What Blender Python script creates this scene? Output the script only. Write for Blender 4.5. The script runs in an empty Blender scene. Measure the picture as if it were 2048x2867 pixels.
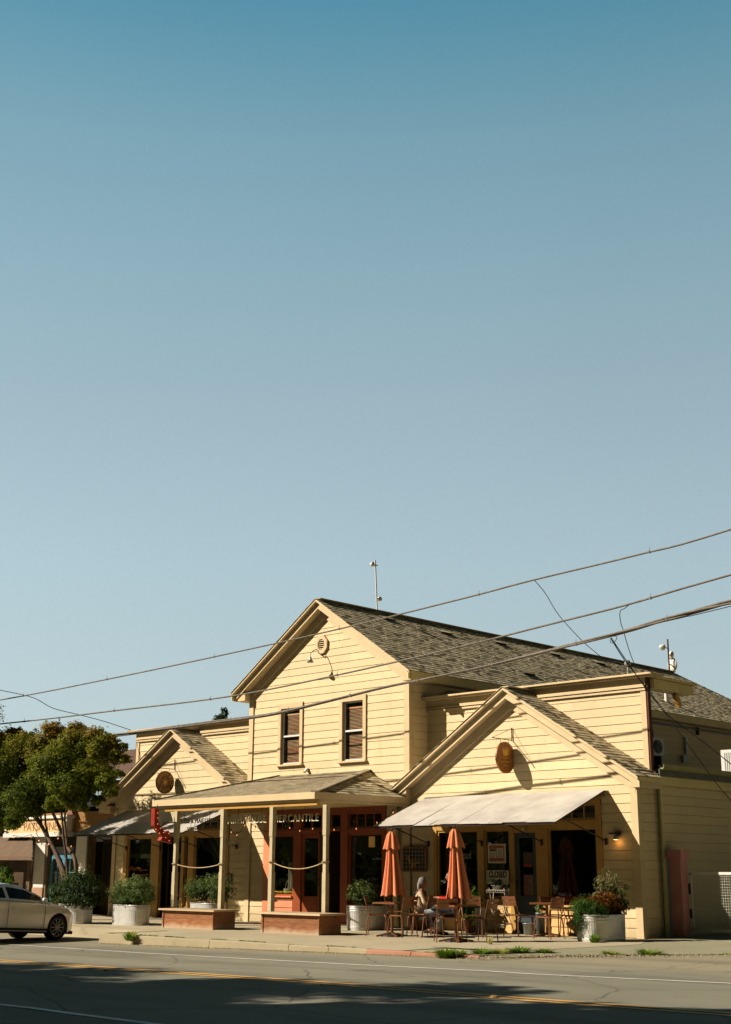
import bpy, math, random
from mathutils import Vector, Matrix
R_ = math.radians
rng = random.Random(7)
sc = bpy.context.scene
COL = sc.collection
# ------------------------------------------------------------------ camera numbers
FPX, PIT, ROL, YAW, ZE = 3656.907, 0.2679215, 0.00439267, -0.7637786, 1.40
def _basis():
    cy, sy = math.cos(YAW), math.sin(YAW); cp, sp = math.cos(PIT), math.sin(PIT); cr, sr = math.cos(ROL), math.sin(ROL)
    F0 = Vector((sy, cy, 0)); R0 = Vector((cy, -sy, 0)); U0 = Vector((0, 0, 1))
    F = F0*cp + U0*sp; U = F0*-sp + U0*cp
    return R0*cr + U*sr, R0*-sr + U*cr, F
CR, CU, CF = _basis()
EYE = Vector((0, 0, ZE))
def ray(x, y): return CF + CR*((x-1024)/FPX) - CU*((y-1433.5)/FPX)
def onY(x, y, Y): d = ray(x, y); return EYE + d*(Y/d.y)
def onX(x, y, X): d = ray(x, y); return EYE + d*(X/d.x)
def onZ(x, y, z=0.0): d = ray(x, y); return EYE + d*((z-ZE)/d.z)
FY = 25.6                      # the plane of the three street gables
def FX(x, y=2400): return onY(x, y, FY).x

# ------------------------------------------------------------------ mesh builder
class MB:
    def __init__(s): s.v = []; s.f = []; s.uv = []; s.mi = []; s.sm = []
    def add(s, vs, fs, r=None, mi=0, smooth=False):
        b = len(s.v); s.v.extend([tuple(p) for p in vs])
        for f in fs:
            s.f.append([b+i for i in f]); s.uv.append(r if r else (rng.random(), rng.random())); s.mi.append(mi); s.sm.append(smooth)
        return s
    def box(s, a, b, mi=0, r=None):
        x0, y0, z0 = a; x1, y1, z1 = b
        if x0 > x1: x0, x1 = x1, x0
        if y0 > y1: y0, y1 = y1, y0
        if z0 > z1: z0, z1 = z1, z0
        vs = [(x0,y0,z0),(x1,y0,z0),(x1,y1,z0),(x0,y1,z0),(x0,y0,z1),(x1,y0,z1),(x1,y1,z1),(x0,y1,z1)]
        r = r or (rng.random(), rng.random())
        return s.add(vs, [(0,3,2,1),(4,5,6,7),(0,1,5,4),(1,2,6,5),(2,3,7,6),(3,0,4,7)], r, mi)
    def hexa(s, vs, mi=0, r=None):
        r = r or (rng.random(), rng.random())
        return s.add(vs, [(0,3,2,1),(4,5,6,7),(0,1,5,4),(1,2,6,5),(2,3,7,6),(3,0,4,7)], r, mi)
    def bar(s, p, q, w, h=None, up=(0,0,1), mi=0):
        p = Vector(p); q = Vector(q); d = (q-p).normalized(); up = Vector(up)
        a = d.cross(up)
        if a.length < 1e-4: a = d.cross(Vector((1,0,0)))
        a.normalize(); b = a.cross(d).normalized(); h = h or w
        vs = []
        for c in (p, q):
            for i, j in ((-1,-1),(1,-1),(1,1),(-1,1)): vs.append(c + a*(i*w/2) + b*(j*h/2))
        return s.add(vs, [(0,1,2,3),(7,6,5,4),(0,4,5,1),(1,5,6,2),(2,6,7,3),(3,7,4,0)], None, mi)
    def tube(s, pts, r, n=8, mi=0, cap=True):
        pts = [Vector(p) for p in pts]; m = len(pts); rs = r if isinstance(r, (list, tuple)) else [r]*m
        vs = []; ref = None
        for i, p in enumerate(pts):
            d = (pts[min(i+1, m-1)] - pts[max(i-1, 0)]).normalized()
            if ref is None:
                ref = Vector((0,0,1)) if abs(d.z) < .9 else Vector((1,0,0))
            a = d.cross(ref).normalized(); b = a.cross(d).normalized(); ref = b
            for k in range(n):
                t = 2*math.pi*k/n; vs.append(p + a*(math.cos(t)*rs[i]) + b*(math.sin(t)*rs[i]))
        fs = [(i*n+k, i*n+(k+1) % n, (i+1)*n+(k+1) % n, (i+1)*n+k) for i in range(m-1) for k in range(n)]
        fs = [tuple(reversed(f)) for f in fs]
        r0 = (rng.random(), rng.random())
        s.add(vs, fs, r0, mi, True)
        if cap:
            s.add(vs[:n], [tuple(range(n))], r0, mi); s.add(vs[-n:], [tuple(reversed(range(n)))], r0, mi)
        return s
    def lathe(s, prof, c=(0,0,0), n=24, mi=0, fr=None, smooth=True):
        c = Vector(c); vs = []
        for (r, z) in prof:
            for k in range(n):
                t = 2*math.pi*k/n; rr = r*(fr(t, z) if fr else 1)
                vs.append(c + Vector((rr*math.cos(t), rr*math.sin(t), z)))
        m = len(prof)
        fs = [(i*n+k, i*n+(k+1) % n, (i+1)*n+(k+1) % n, (i+1)*n+k) for i in range(m-1) for k in range(n)]
        return s.add(vs, fs, (rng.random(), rng.random()), mi, smooth)
    def prism(s, poly, N, mi=0, r=None):
        """poly: 3D points (planar, any order), extruded by vector N"""
        poly = [Vector(p) for p in poly]; N = Vector(N); n = len(poly)
        nn = Vector((0,0,0))
        for i in range(n): nn += poly[i].cross(poly[(i+1) % n])
        if nn.dot(N) > 0: poly.reverse()
        vs = poly + [p+N for p in poly]
        r = r or (rng.random(), rng.random())
        return s.add(vs, [tuple(range(n)), tuple(reversed(range(n, 2*n)))] + [(i, i+n, (i+1) % n + n, (i+1) % n) for i in range(n)], r, mi)
    def xform(s, M):
        s.v = [tuple(M @ Vector(p)) for p in s.v]; return s
    def mesh(s, name, mats):
        me = bpy.data.meshes.new(name); me.from_pydata(s.v, [], s.f)
        ul = me.uv_layers.new(name='rnd')
        data = []
        for f, uv in zip(s.f, s.uv): data.extend(list(uv)*len(f))
        ul.data.foreach_set('uv', data)
        if not isinstance(mats, (list, tuple)): mats = [mats]
        for m in mats: me.materials.append(m)
        me.polygons.foreach_set('material_index', s.mi)
        me.polygons.foreach_set('use_smooth', s.sm)
        me.update(); return me
    def pieces(s):
        par = list(range(len(s.v)))
        def find(i):
            while par[i] != i: par[i] = par[par[i]]; i = par[i]
            return i
        for f in s.f:
            for i in f[1:]: par[find(i)] = find(f[0])
        grp = {}
        for k, f in enumerate(s.f): grp.setdefault(find(f[0]), []).append(k)
        out = []
        for ks in grp.values():
            m = MB(); ix = {}
            for k in ks:
                for i in s.f[k]:
                    if i not in ix: ix[i] = len(m.v); m.v.append(s.v[i])
                m.f.append([ix[i] for i in s.f[k]]); m.uv.append(s.uv[k]); m.mi.append(s.mi[k]); m.sm.append(s.sm[k])
            out.append(m)
        return out
    def each(s, name, mats, parent, local=False):
        return [(m.local if local else m.build)(name, mats, parent) for m in s.pieces()]
    def build(s, name, mats, parent=None):
        """world-coordinate mesh; keeps its place when parented"""
        o = bpy.data.objects.new(name, s.mesh(name, mats)); COL.objects.link(o)
        if parent is not None:
            o.parent = parent
            if parent.type == 'EMPTY': o.matrix_parent_inverse = Matrix.Translation(-parent.location)
        return o
    def local(s, name, mats, parent):
        """mesh given in the thing's own coordinates"""
        o = bpy.data.objects.new(name, s.mesh(name, mats)); COL.objects.link(o); o.parent = parent
        return o
def tag(o, label=None, cat=None, group=None, kind=None):
    if label: o['label'] = label
    if cat: o['category'] = cat
    if group: o['group'] = group
    if kind: o['kind'] = kind
    return o
def thing(name, label, cat, loc=(0,0,0), rotz=0.0, group=None):
    o = bpy.data.objects.new(name, None); COL.objects.link(o); o.location = Vector(loc); o.rotation_euler = (0,0,rotz)
    o.empty_display_size = .2
    return tag(o, label, cat, group)
def copy_tree(o, parent=None):
    c = o.copy(); COL.objects.link(c)
    if parent is not None: c.parent = parent
    for ch in [x for x in COL.objects if x.parent is o]: copy_tree(ch, c)
    return c
def clip(poly, axis, val, keep_gt):
    out = []; n = len(poly)
    for i in range(n):
        a = poly[i]; b = poly[(i+1) % n]
        ia = (a[axis] >= val-1e-7) if keep_gt else (a[axis] <= val+1e-7)
        ib = (b[axis] >= val-1e-7) if keep_gt else (b[axis] <= val+1e-7)
        if ia: out.append(a)
        if ia != ib and abs(a[axis]-b[axis]) > 1e-9:
            t = (val-a[axis])/(b[axis]-a[axis]); out.append((a[0]+t*(b[0]-a[0]), a[1]+t*(b[1]-a[1])))
    return out if len(out) >= 3 else []
def area(p):
    return abs(sum(p[i][0]*p[(i+1) % len(p)][1]-p[(i+1) % len(p)][0]*p[i][1] for i in range(len(p))))/2
def subtract(poly, rects):
    """convex poly minus axis-aligned rects -> convex pieces"""
    us = sorted({r[0] for r in rects} | {r[2] for r in rects})
    cuts = [-1e9]+us+[1e9]; out = []
    for u0, u1 in zip(cuts, cuts[1:]):
        c = clip(poly, 0, u0, True); c = clip(c, 0, u1, False) if c else []
        if not c or area(c) < 1e-5: continue
        um = sum(p[0] for p in c)/len(c)
        rr = [r for r in rects if r[0] <= max(u0, -1e8)+1e-6 and r[2] >= min(u1, 1e8)-1e-6]
        vs = sorted({r[1] for r in rr} | {r[3] for r in rr}); vc = [-1e9]+vs+[1e9]
        for v0, v1 in zip(vc, vc[1:]):
            d = clip(c, 1, v0, True); d = clip(d, 1, v1, False) if d else []
            if not d or area(d) < 1e-5: continue
            vm = sum(p[1] for p in d)/len(d)
            if any(r[1]-1e-6 <= v0 and r[3]+1e-6 >= v1 for r in rr): continue
            out.append(d)
    return out
def lap(mb, O, U, V, N, polys, pitch, t, tab=None, mi=0, jitter=0.0):
    """overlapping courses (boards or shingles) filling the polygons on the plane O,U,V"""
    O, U, V, N = Vector(O), Vector(U), Vector(V), Vector(N)
    for poly in polys:
        if not tab: mb.add([O+U*p[0]+V*p[1]-N*.010 for p in poly], [tuple(range(len(poly)))], (.4,.4), mi)
        v0 = min(p[1] for p in poly); v1 = max(p[1] for p in poly)
        k = math.floor(v0/pitch)
        while k*pitch < v1-1e-6:
            a = k*pitch; b = a+pitch
            if not tab: a += .013
            c = clip(poly, 1, a, True); c = clip(c, 1, b, False) if c else []
            k += 1
            if not c or area(c) < 1e-6: continue
            pieces = []
            if tab:
                u0 = min(p[0] for p in c); u1 = max(p[0] for p in c); u = u0 - rng.random()*tab
                while u < u1:
                    w = tab*(.55+.9*rng.random()); d = clip(c, 0, u, True); d = clip(d, 0, u+w, False) if d else []
                    if d and area(d) > 1e-6: pieces.append((d, t*(.45+1.1*rng.random()), (rng.random(), rng.random())))
                    u += w
            else:
                kk = random.Random(int(k*7919+int(O.x*13+O.y*7))); u = -60+kk.random()*4; u1 = max(p[0] for p in c); u0 = min(p[0] for p in c)
                while u < u1:
                    w = kk.uniform(3.4, 6.2); rr2 = (kk.random(), kk.random())
                    if u+w > u0:
                        d = clip(c, 0, u+.001, True); d = clip(d, 0, u+w-.001, False) if d else []
                        if d and area(d) > 1e-6: pieces.append((d, t+rr2[1]*.004, rr2))
                    u += w
            for d, th, r in pieces:
                top = [O+U*p[0]+V*p[1]+N*(th*(1-(p[1]-a)/pitch)+.002) for p in d]
                n = len(d)
                mb.add(top, [tuple(range(n))], r, mi)
                for i in range(n):
                    j = (i+1) % n
                    if abs(d[i][1]-a) < 1e-5 and abs(d[j][1]-a) < 1e-5 or (not tab and abs(d[i][1]-b) < 1e-5 and abs(d[j][1]-b) < 1e-5) or (tab and abs(d[i][0]-d[j][0]) < 1e-5):
                        dp = .004 if tab else .010; q0 = O+U*d[i][0]+V*d[i][1]-N*dp; q1 = O+U*d[j][0]+V*d[j][1]-N*dp
                        mb.add([top[i], q0, q1, top[j]], [(0,1,2,3)], r, mi)

# ------------------------------------------------------------------ materials
def newmat(name):
    m = bpy.data.materials.new(name); m.use_nodes = True; nt = m.node_tree
    b = nt.nodes['Principled BSDF']; return m, nt, b
def mixrgb(nt, a, b, fac, mode='MIX'):
    n = nt.nodes.new('ShaderNodeMix'); n.data_type = 'RGBA'; n.blend_type = mode
    for sock, val in ((n.inputs[0], fac), (n.inputs[6], a), (n.inputs[7], b)):
        if hasattr(val, 'is_linked') or hasattr(val, 'links'): nt.links.new(val, sock)
        elif isinstance(val, (int, float)): sock.default_value = val
        else: sock.default_value = (*val, 1) if len(val) == 3 else val
    return n.outputs[2]
def noise(nt, scale, detail=4, rough=.6, vec=None, out='Fac'):
    n = nt.nodes.new('ShaderNodeTexNoise'); n.inputs['Scale'].default_value = scale; n.inputs['Detail'].default_value = detail; n.inputs['Roughness'].default_value = rough
    if vec is not None: nt.links.new(vec, n.inputs['Vector'])
    return n.outputs[out]
def ramp(nt, fac, stops):
    n = nt.nodes.new('ShaderNodeValToRGB'); nt.links.new(fac, n.inputs[0]); e = n.color_ramp.elements
    while len(e) < len(stops): e.new(.5)
    for i, (p, c) in enumerate(stops):
        e[i].position = p; e[i].color = (c, c, c, 1) if isinstance(c, (int, float)) else (*c, 1)
    return n.outputs[0]
def coord(nt, scale=(1,1,1), which='Object'):
    t = nt.nodes.new('ShaderNodeTexCoord'); m = nt.nodes.new('ShaderNodeMapping'); m.inputs['Scale'].default_value = scale
    nt.links.new(t.outputs[which], m.inputs[0]); return m.outputs[0]
def math_(nt, op, a, b=0.0):
    n = nt.nodes.new('ShaderNodeMath'); n.operation = op
    for s_, v in ((n.inputs[0], a), (n.inputs[1], b)):
        if isinstance(v, (int, float)): s_.default_value = v
        else: nt.links.new(v, s_)
    return n.outputs[0]
def bump(nt, b, h, strength=.3, dist=.01):
    n = nt.nodes.new('ShaderNodeBump'); n.inputs['Strength'].default_value = strength; n.inputs['Distance'].default_value = dist
    nt.links.new(h, n.inputs['Height']); nt.links.new(n.outputs[0], b.inputs['Normal'])
def rnd(nt):
    n = nt.nodes.new('ShaderNodeUVMap'); n.uv_map = 'rnd'; s = nt.nodes.new('ShaderNodeSeparateXYZ'); nt.links.new(n.outputs[0], s.inputs[0]); return s.outputs[0], s.outputs[1]
def plain(name, col, rough=.6, var=.18, scale=3.0, metal=0.0, bmp=0.0, spec=.5, piece=.0, fine=40):
    """paint, metal, cloth...: base colour broken up by stains, per-piece tone and fine grain"""
    m, nt, b = newmat(name); c = coord(nt)
    dark = tuple(v*(1-var) for v in col); lite = tuple(min(1, v*(1+var*.5)) for v in col)
    o = mixrgb(nt, dark, lite, ramp(nt, noise(nt, scale, 6, .65, c), [(.3, 0.0), (.7, 1.0)]))
    f = noise(nt, fine, 3, .7, c)
    o = mixrgb(nt, o, mixrgb(nt, o, (.5,.5,.5), f, 'OVERLAY'), min(.6, var*1.2))
    if piece:
        ru, rv = rnd(nt); o = mixrgb(nt, o, mixrgb(nt, (0,0,0), (1,1,1), ru), piece, 'OVERLAY')
    nt.links.new(o, b.inputs['Base Color']); b.inputs['Roughness'].default_value = rough; b.inputs['Metallic'].default_value = metal
    b.inputs['Specular IOR Level'].default_value = spec
    if bmp: bump(nt, b, f, bmp, .01)
    return m
def siding_mat(name, col, grime=(.30,.24,.10)):
    m, nt, b = newmat(name); c = coord(nt); ru, rv = rnd(nt)
    o = mixrgb(nt, tuple(v*.935 for v in col), tuple(min(1, v*1.03) for v in col), ru)
    o = mixrgb(nt, o, tuple(v*.86 for v in col), ramp(nt, noise(nt, .9, 5, .6, c), [(.48, 0.0), (.72, .55)]))
    st = noise(nt, 1.0, 6, .7, coord(nt, (9, 9, .8)))
    o = mixrgb(nt, o, grime, ramp(nt, st, [(.56, 0.0), (.78, .28)]))
    s = nt.nodes.new('ShaderNodeSeparateXYZ'); nt.links.new(c, s.inputs[0])
    low = ramp(nt, math_(nt, 'ADD', math_(nt, 'MULTIPLY', s.outputs[2], 1.2), math_(nt, 'MULTIPLY', noise(nt, 3, 4, .6, c), .5)), [(.25, .5), (.8, 0.0)])
    o = mixrgb(nt, o, (.30,.24,.13), low)
    o = mixrgb(nt, o, mixrgb(nt, o, (.5,.5,.5), noise(nt, 60, 3, .7, c), 'OVERLAY'), .2)
    nt.links.new(o, b.inputs['Base Color']); b.inputs['Roughness'].default_value = .62
    bump(nt, b, noise(nt, 1.0, 4, .6, coord(nt, (4, 4, 60))), .15, .004)
    return m
def shingle_mat(name, a, bcol, cc):
    m, nt, b = newmat(name); c = coord(nt); ru, rv = rnd(nt)
    n = nt.nodes.new('ShaderNodeValToRGB'); n.color_ramp.interpolation = 'LINEAR'; nt.links.new(ru, n.inputs[0])
    e = n.color_ramp.elements; e.new(.5); e[0].color = (*a, 1); e[1].position = .30; e[1].color = (*bcol, 1); e[2].position = 1; e[2].color = (*cc, 1)
    o = mixrgb(nt, n.outputs[0], (.14,.115,.07), ramp(nt, noise(nt, .7, 5, .6, c), [(.5, 0.0), (.75, .35)]))
    g = noise(nt, 120, 3, .8, c); o = mixrgb(nt, o, mixrgb(nt, o, (.5,.5,.5), g, 'OVERLAY'), .6)
    nt.links.new(o, b.inputs['Base Color']); b.inputs['Roughness'].default_value = .95; b.inputs['Specular IOR Level'].default_value = .15
    bump(nt, b, g, .5, .01); return m
def leaf_mat(name, cols, tr=.35, rough=.55):
    m, nt, b = newmat(name); ru, rv = rnd(nt)
    n = nt.nodes.new('ShaderNodeValToRGB'); nt.links.new(ru, n.inputs[0]); e = n.color_ramp.elements
    while len(e) < len(cols): e.new(.5)
    for i, (p, c) in enumerate(cols): e[i].position = p; e[i].color = (*c, 1)
    nt.links.new(n.outputs[0], b.inputs['Base Color']); b.inputs['Roughness'].default_value = rough; b.inputs['Specular IOR Level'].default_value = .3
    t = nt.nodes.new('ShaderNodeBsdfTranslucent'); nt.links.new(mixrgb(nt, n.outputs[0], (.30,.42,.04), .45), t.inputs[0])
    mx = nt.nodes.new('ShaderNodeMixShader'); mx.inputs[0].default_value = tr
    nt.links.new(b.outputs[0], mx.inputs[1]); nt.links.new(t.outputs[0], mx.inputs[2])
    nt.links.new(mx.outputs[0], nt.nodes['Material Output'].inputs[0]); return m
def glass_mat(name, tint=(.55,.58,.5), clear=.75, rough=.02, base=.10, gain=.9):
    m, nt, b = newmat(name)
    for n in list(nt.nodes):
        if n.type == 'BSDF_PRINCIPLED': nt.nodes.remove(n)
    t = nt.nodes.new('ShaderNodeBsdfTransparent'); t.inputs[0].default_value = (*[v*clear for v in tint], 1)
    g = nt.nodes.new('ShaderNodeBsdfGlossy'); g.inputs['Roughness'].default_value = rough; g.inputs[0].default_value = (.9,.95,.9,1)
    fr = nt.nodes.new('ShaderNodeLayerWeight'); fr.inputs[0].default_value = .5
    wob = nt.nodes.new('ShaderNodeBump'); wob.inputs['Strength'].default_value = .04; wob.inputs['Distance'].default_value = .02
    nt.links.new(noise(nt, .8, 2, .5, coord(nt)), wob.inputs['Height']); nt.links.new(wob.outputs[0], g.inputs['Normal'])
    mx = nt.nodes.new('ShaderNodeMixShader'); nt.links.new(math_(nt, 'ADD', math_(nt, 'MULTIPLY', math_(nt, 'POWER', fr.outputs[1], 3.0), gain), base), mx.inputs[0])
    nt.links.new(t.outputs[0], mx.inputs[1]); nt.links.new(g.outputs[0], mx.inputs[2]); nt.links.new(mx.outputs[0], nt.nodes['Material Output'].inputs[0])
    return m
def wood_mat(name, a, bcol, scale=(1.2, 8, 8), rough=.6, knots=True, pale=None):
    m, nt, b = newmat(name); c = coord(nt, scale); ru, rv = rnd(nt)
    g = noise(nt, 3.0, 7, .7, c); o = mixrgb(nt, a, bcol, ramp(nt, g, [(.3, 0.0), (.68, 1.0)]))
    o = mixrgb(nt, o, mixrgb(nt, (0,0,0), (1,1,1), ru), .22, 'OVERLAY')
    if knots:
        vz = nt.nodes.new('ShaderNodeTexVoronoi'); vz.inputs['Scale'].default_value = 2.6; nt.links.new(coord(nt, (1, 1, 1.4)), vz.inputs['Vector'])
        o = mixrgb(nt, o, tuple(v*.25 for v in a), ramp(nt, vz.outputs['Distance'], [(.03, .9), (.12, 0.0)]))
    if pale:
        s = nt.nodes.new('ShaderNodeSeparateXYZ'); nt.links.new(coord(nt), s.inputs[0])
        o = mixrgb(nt, o, pale, ramp(nt, math_(nt, 'ADD', math_(nt, 'MULTIPLY', s.outputs[2], 3.4), math_(nt, 'MULTIPLY', noise(nt, 5, 4, .6, coord(nt)), .6)), [(.35, .7), (.75, 0.0)]))
    nt.links.new(o, b.inputs['Base Color']); b.inputs['Roughness'].default_value = rough; bump(nt, b, g, .25, .006); return m
def emit_mat(name, col, s):
    m, nt, b = newmat(name); b.inputs['Emission Color'].default_value = (*col, 1); b.inputs['Emission Strength'].default_value = s; b.inputs['Base Color'].default_value = (*col, 1)
    return m
SID = siding_mat('yellow_siding_paint', (.80,.65,.405))
TRIM = plain('tan_trim_paint', (.74,.585,.36), .55, .12, 1.5)
TRIM2 = plain('cream_soffit_paint', (.82,.68,.34), .6, .12, 1.5)
SHG = shingle_mat('asphalt_shingles', (.22,.18,.11), (.62,.525,.35), (.78,.68,.48))
SHG2 = shingle_mat('porch_shingles', (.32,.275,.19), (.40,.34,.235), (.46,.395,.28))
GLASS = glass_mat('window_glass', (.85,.88,.82), .92)
GLASSD = glass_mat('upper_window_glass', (.95,.97,.95), .98)
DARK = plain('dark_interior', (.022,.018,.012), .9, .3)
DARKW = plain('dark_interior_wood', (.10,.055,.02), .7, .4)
OCH = plain('ochre_frame_paint', (.60,.36,.10), .5, .15, 2)
OCH2 = plain('ochre_panel_paint', (.80,.52,.22), .6, .12, 2)
COR_SHADE = plain('coral_paint_shaded', (.38,.10,.03), .5, .15, 2)  # coral paint darkened: the porch shade is put into the colour
COR_SUN = plain('coral_paint_sunlit', (.80,.33,.17), .55, .12, 2)  # same coral paint in a lighter copy, sunlight put into the colour
WHT = plain('white_paint', (.78,.76,.70), .5, .08)
WSASH = plain('white_vinyl', (.82,.82,.80), .35, .04)
BLIND = plain('copper_blind', (.95,.58,.36), .45, .15, piece=.3)
RUST = plain('rusty_steel', (.16,.06,.03), .8, .4)
IRON = plain('dark_iron', (.05,.035,.025), .6, .3)
WIRE = plain('weathered_cable', (.26,.23,.19), .8, .35, 6)
WIREB = plain('black_cable', (.03,.03,.03), .7, .2)
GREY = plain('grey_metal', (.42,.42,.40), .45, .15, metal=.3)
CHAIRM = plain('brown_chair_metal', (.30,.135,.06), .38, .18, 6, metal=.25)
GOLD = plain('pale_gold_letters', (.82,.76,.52), .5, .15)
CONC = None
# ------------------------------------------------------------------ the yellow shop building
B = thing('shop_building', 'long yellow clapboard shop building with a tall central gable between two low gabled wings', 'building', (-26, FY, 0))
MX0, MX1, MC = -29.15, -22.9, -26.08
SY = 26.33                                     # plane of the false-front parapets
def gable(xc, half, ze, zr, y0, y1, wx0, wx1, yb=None, sh=SHG, name='roof'):
    L = math.hypot(half, zr-ze); yb = yb or y1
    m = MB()
    for s in (1, -1):
        lap(m, (xc+s*half, 0, ze), (0,1,0), (-s*half/L, 0, (zr-ze)/L), (s*(zr-ze)/L, 0, half/L), [[(y0-.12, 0), (yb, 0), (y1, L), (y0-.12, L)]], .145, .0085, tab=.19)
    m.bar((xc, y0, zr+.015), (xc, y1, zr+.015), .22, .03)
    roof = m.build(name, sh, B)
    d = MB()
    for s in (1, -1):
        p = lambda dx, o: (xc+s*dx, y0+.03, zr-(zr-ze)*dx/half+o)
        d.prism([p(half,-.012), p(0,-.012), p(0,-.11), p(half,-.11)], (0, y1-y0-.03, 0))
    d.build('roof_deck', TRIM2, roof)
    k = MB()
    for s in (1, -1):
        q = lambda dx, o, y: (xc+s*dx, y, zr-(zr-ze)*dx/half+o)
        k.prism([q(half,-.02,y0), q(0,-.02,y0), q(0,-.27,y0), q(half,-.25,y0)], (0, .028, 0))            # barge board
        k.prism([q(half-.03,-.11,y0+.10), q(0,-.11,y0+.10), q(0,-.20,y0+.10), q(half-.03,-.20,y0+.10)], (0, .05, 0))
        k.prism([q(half+.02,-.012,y0-.10), q(0,-.012,y0-.10), q(0,-.075,y0-.10), q(half+.02,-.075,y0-.10)], (0, .098, 0))
    k.build('barge_board', TRIM, roof)
    f = MB(); dw = min(half-.02, xc-wx0 if False else half)
    for s, w in ((1, wx1-xc), (-1, xc-wx0)):
        q = lambda dx, o, y: (xc+s*dx, y, zr-(zr-ze)*dx/half+o)
        f.prism([q(w,-.11,FY-.045), q(0,-.11,FY-.045), q(0,-.50,FY-.045), q(w,-.50,FY-.045)], (0, .06, 0))
        f.prism([q(half-.05,-.2,y0+.06), q(0,-.2,y0+.06), q(0,-.235,y0+.06), q(half-.05,-.235,y0+.06)], (0, FY-y0-.06, 0))
        # closed eave return at each lower corner
        f.prism([(xc+s*(half-.04), y0+.035, ze-.24), (xc+s*(half-.04), y0+.035, ze-.02), (xc+s*(w-.02), y0+.035, ze-.02), (xc+s*(w-.02), y0+.035, ze-.24)], (0, y1-y0-.04, 0))
    f.build('frieze_board', TRIM, B)
    return roof
WALL_U, WALL_V, WALL_N = (1,0,0), (0,0,1), (0,-1,0)
def px_rect(x0, y0, x1, y1):
    a = onY(x0, y0, FY); b = onY(x1, y1, FY); return (a.x, b.z, b.x, a.z)
W1 = (-27.80, 4.30, -27.02, 5.86); W2 = (-25.33, 4.27, -24.55, 5.86)
OPEN_M = (-28.42, 0, -23.71, 3.02); OPEN_R = (-22.09, 0, -17.08, 2.99); OPEN_L = (-35.0, 0, -29.94, 2.99)
BP = .205
mm = MB()
polys = subtract([(MX0, 0), (MX1, 0), (MX1, 6.55), (MC, 8.6), (MX0, 6.55)], [W1, W2, OPEN_M])
lap(mm, (0, FY, 0), WALL_U, WALL_V, WALL_N, polys, BP, .004)
mm.build('front_wall', SID, B)
mm = MB(); lap(mm, (0, FY, 0), WALL_U, WALL_V, WALL_N, subtract([(-22.83, 0), (-16.13, 0), (-16.13, 3.42), (-19.54, 5.5), (-22.83, 3.42)], [OPEN_R]), BP, .004); mm.build('right_wing_wall', SID, B)
mm = MB(); lap(mm, (0, FY, 0), WALL_U, WALL_V, WALL_N, subtract([(-35.6, -.3), (-29.12, -.3), (-29.12, 3.42), (-32.48, 5.40), (-35.6, 3.42)], [OPEN_L]), BP, .004); mm.build('left_wing_wall', SID, B)
# long side walls
for X, s, nm in ((MX1, 1, 'upper_side_wall'), (MX0, -1, 'upper_side_wall')):
    mm = MB(); lap(mm, (X, 0, 0), (0,1,0), (0,0,1), (s,0,0), [[(FY, 3.3), (47.3, 3.3), (47.3, 6.5), (FY, 6.5)]], BP, .004); mm.build(nm, SID, B)
for X, s in ((-16.13, 1), (-35.6, -1)):
    mm = MB(); lap(mm, (X, 0, 0), (0,1,0), (0,0,1), (s,0,0), [[(FY, -.3), (41, -.3), (41, 3.62), (FY, 3.62)]], BP, .004); mm.build('side_wall', SID, B)
mm = MB(); mm.box((MX0, 47.28, 0), (MX1, 47.3, 6.5)); mm.box((-35.6, 40.9, 0), (MX0, 41, 3.6)); mm.box((MX1, 40.9, 0), (-16.13, 41, 3.6)); mm.each('rear_wall', SID, B)
main_roof = gable(MC, 3.52, 6.44, 8.80, 25.30, 44.4, MX0, MX1, yb=47.9)
mm = MB(); L = math.hypot(3.5, 2.33)
lap(mm, (MC, 47.9, 6.42), (1,0,0), (0,-3.5/L,2.33/L), (0,2.33/L,3.5/L), [[(-3.52, 0), (3.52, 0), (0, L)]], .145, .0085, tab=.19); mm.build('hip_end', SHG, main_roof)
gable(-19.54, 3.66, 3.44, 5.72, 25.33, SY, -22.83, -16.13)
gable(-32.48, 3.66, 3.39, 5.62, 25.33, SY, -35.6, -29.17)
# fascia under the long main eaves
mm = MB()
for s in (1, -1):
    mm = MB(); mm.box((MC+s*3.48, 25.2, 6.22), (MC+s*3.51, 47.8, 6.41)); mm.box((MC+s*3.1, 25.6, 6.36), (MC+s*3.485, 47.8, 6.385)); mm.build('eave_fascia', TRIM2, main_roof)
# roof vents on the right slope
VN = Vector((2.33, 0, 3.52)).normalized(); VV = Vector((-3.52, 0, 2.33)).normalized()
for (px, py) in ((1075, 1731), (1236, 1770), (1388, 1799), (1541, 1830), (1668, 1855), (1468, 1884)):
    d = ray(px, py); t = (Vector((MC, 0, 8.75))-EYE).dot(VN)/d.dot(VN); P = EYE+d*t
    v = MB(); U = Vector((0,1,0))
    a = P-U*.26; b = P+U*.26
    v.add([a+VN*.10-VV*.22, b+VN*.10-VV*.22, b+VN*.02+VV*.25, a+VN*.02+VV*.25, a-VV*.22, b-VV*.22], [(0,1,2,3)], None, 0)
    v.add([a+VN*.10-VV*.22, b+VN*.10-VV*.22, b-VV*.24, a-VV*.24, a+VN*.02+VV*.25, b+VN*.02+VV*.25], [(0,3,2,1),(0,4,3),(1,2,5)], None, 1)
    v.build('roof_vent', [SHG, WIREB], main_roof)
v = MB(); P = Vector((0,0,0)); d = ray(1867, 1966); P = EYE+d*((Vector((MC,0,8.75))-EYE).dot(VN)/d.dot(VN)); v.tube([P, P+Vector((0,0,.3))], .07); v.build('vent_pipe', WHT, main_roof)
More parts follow.
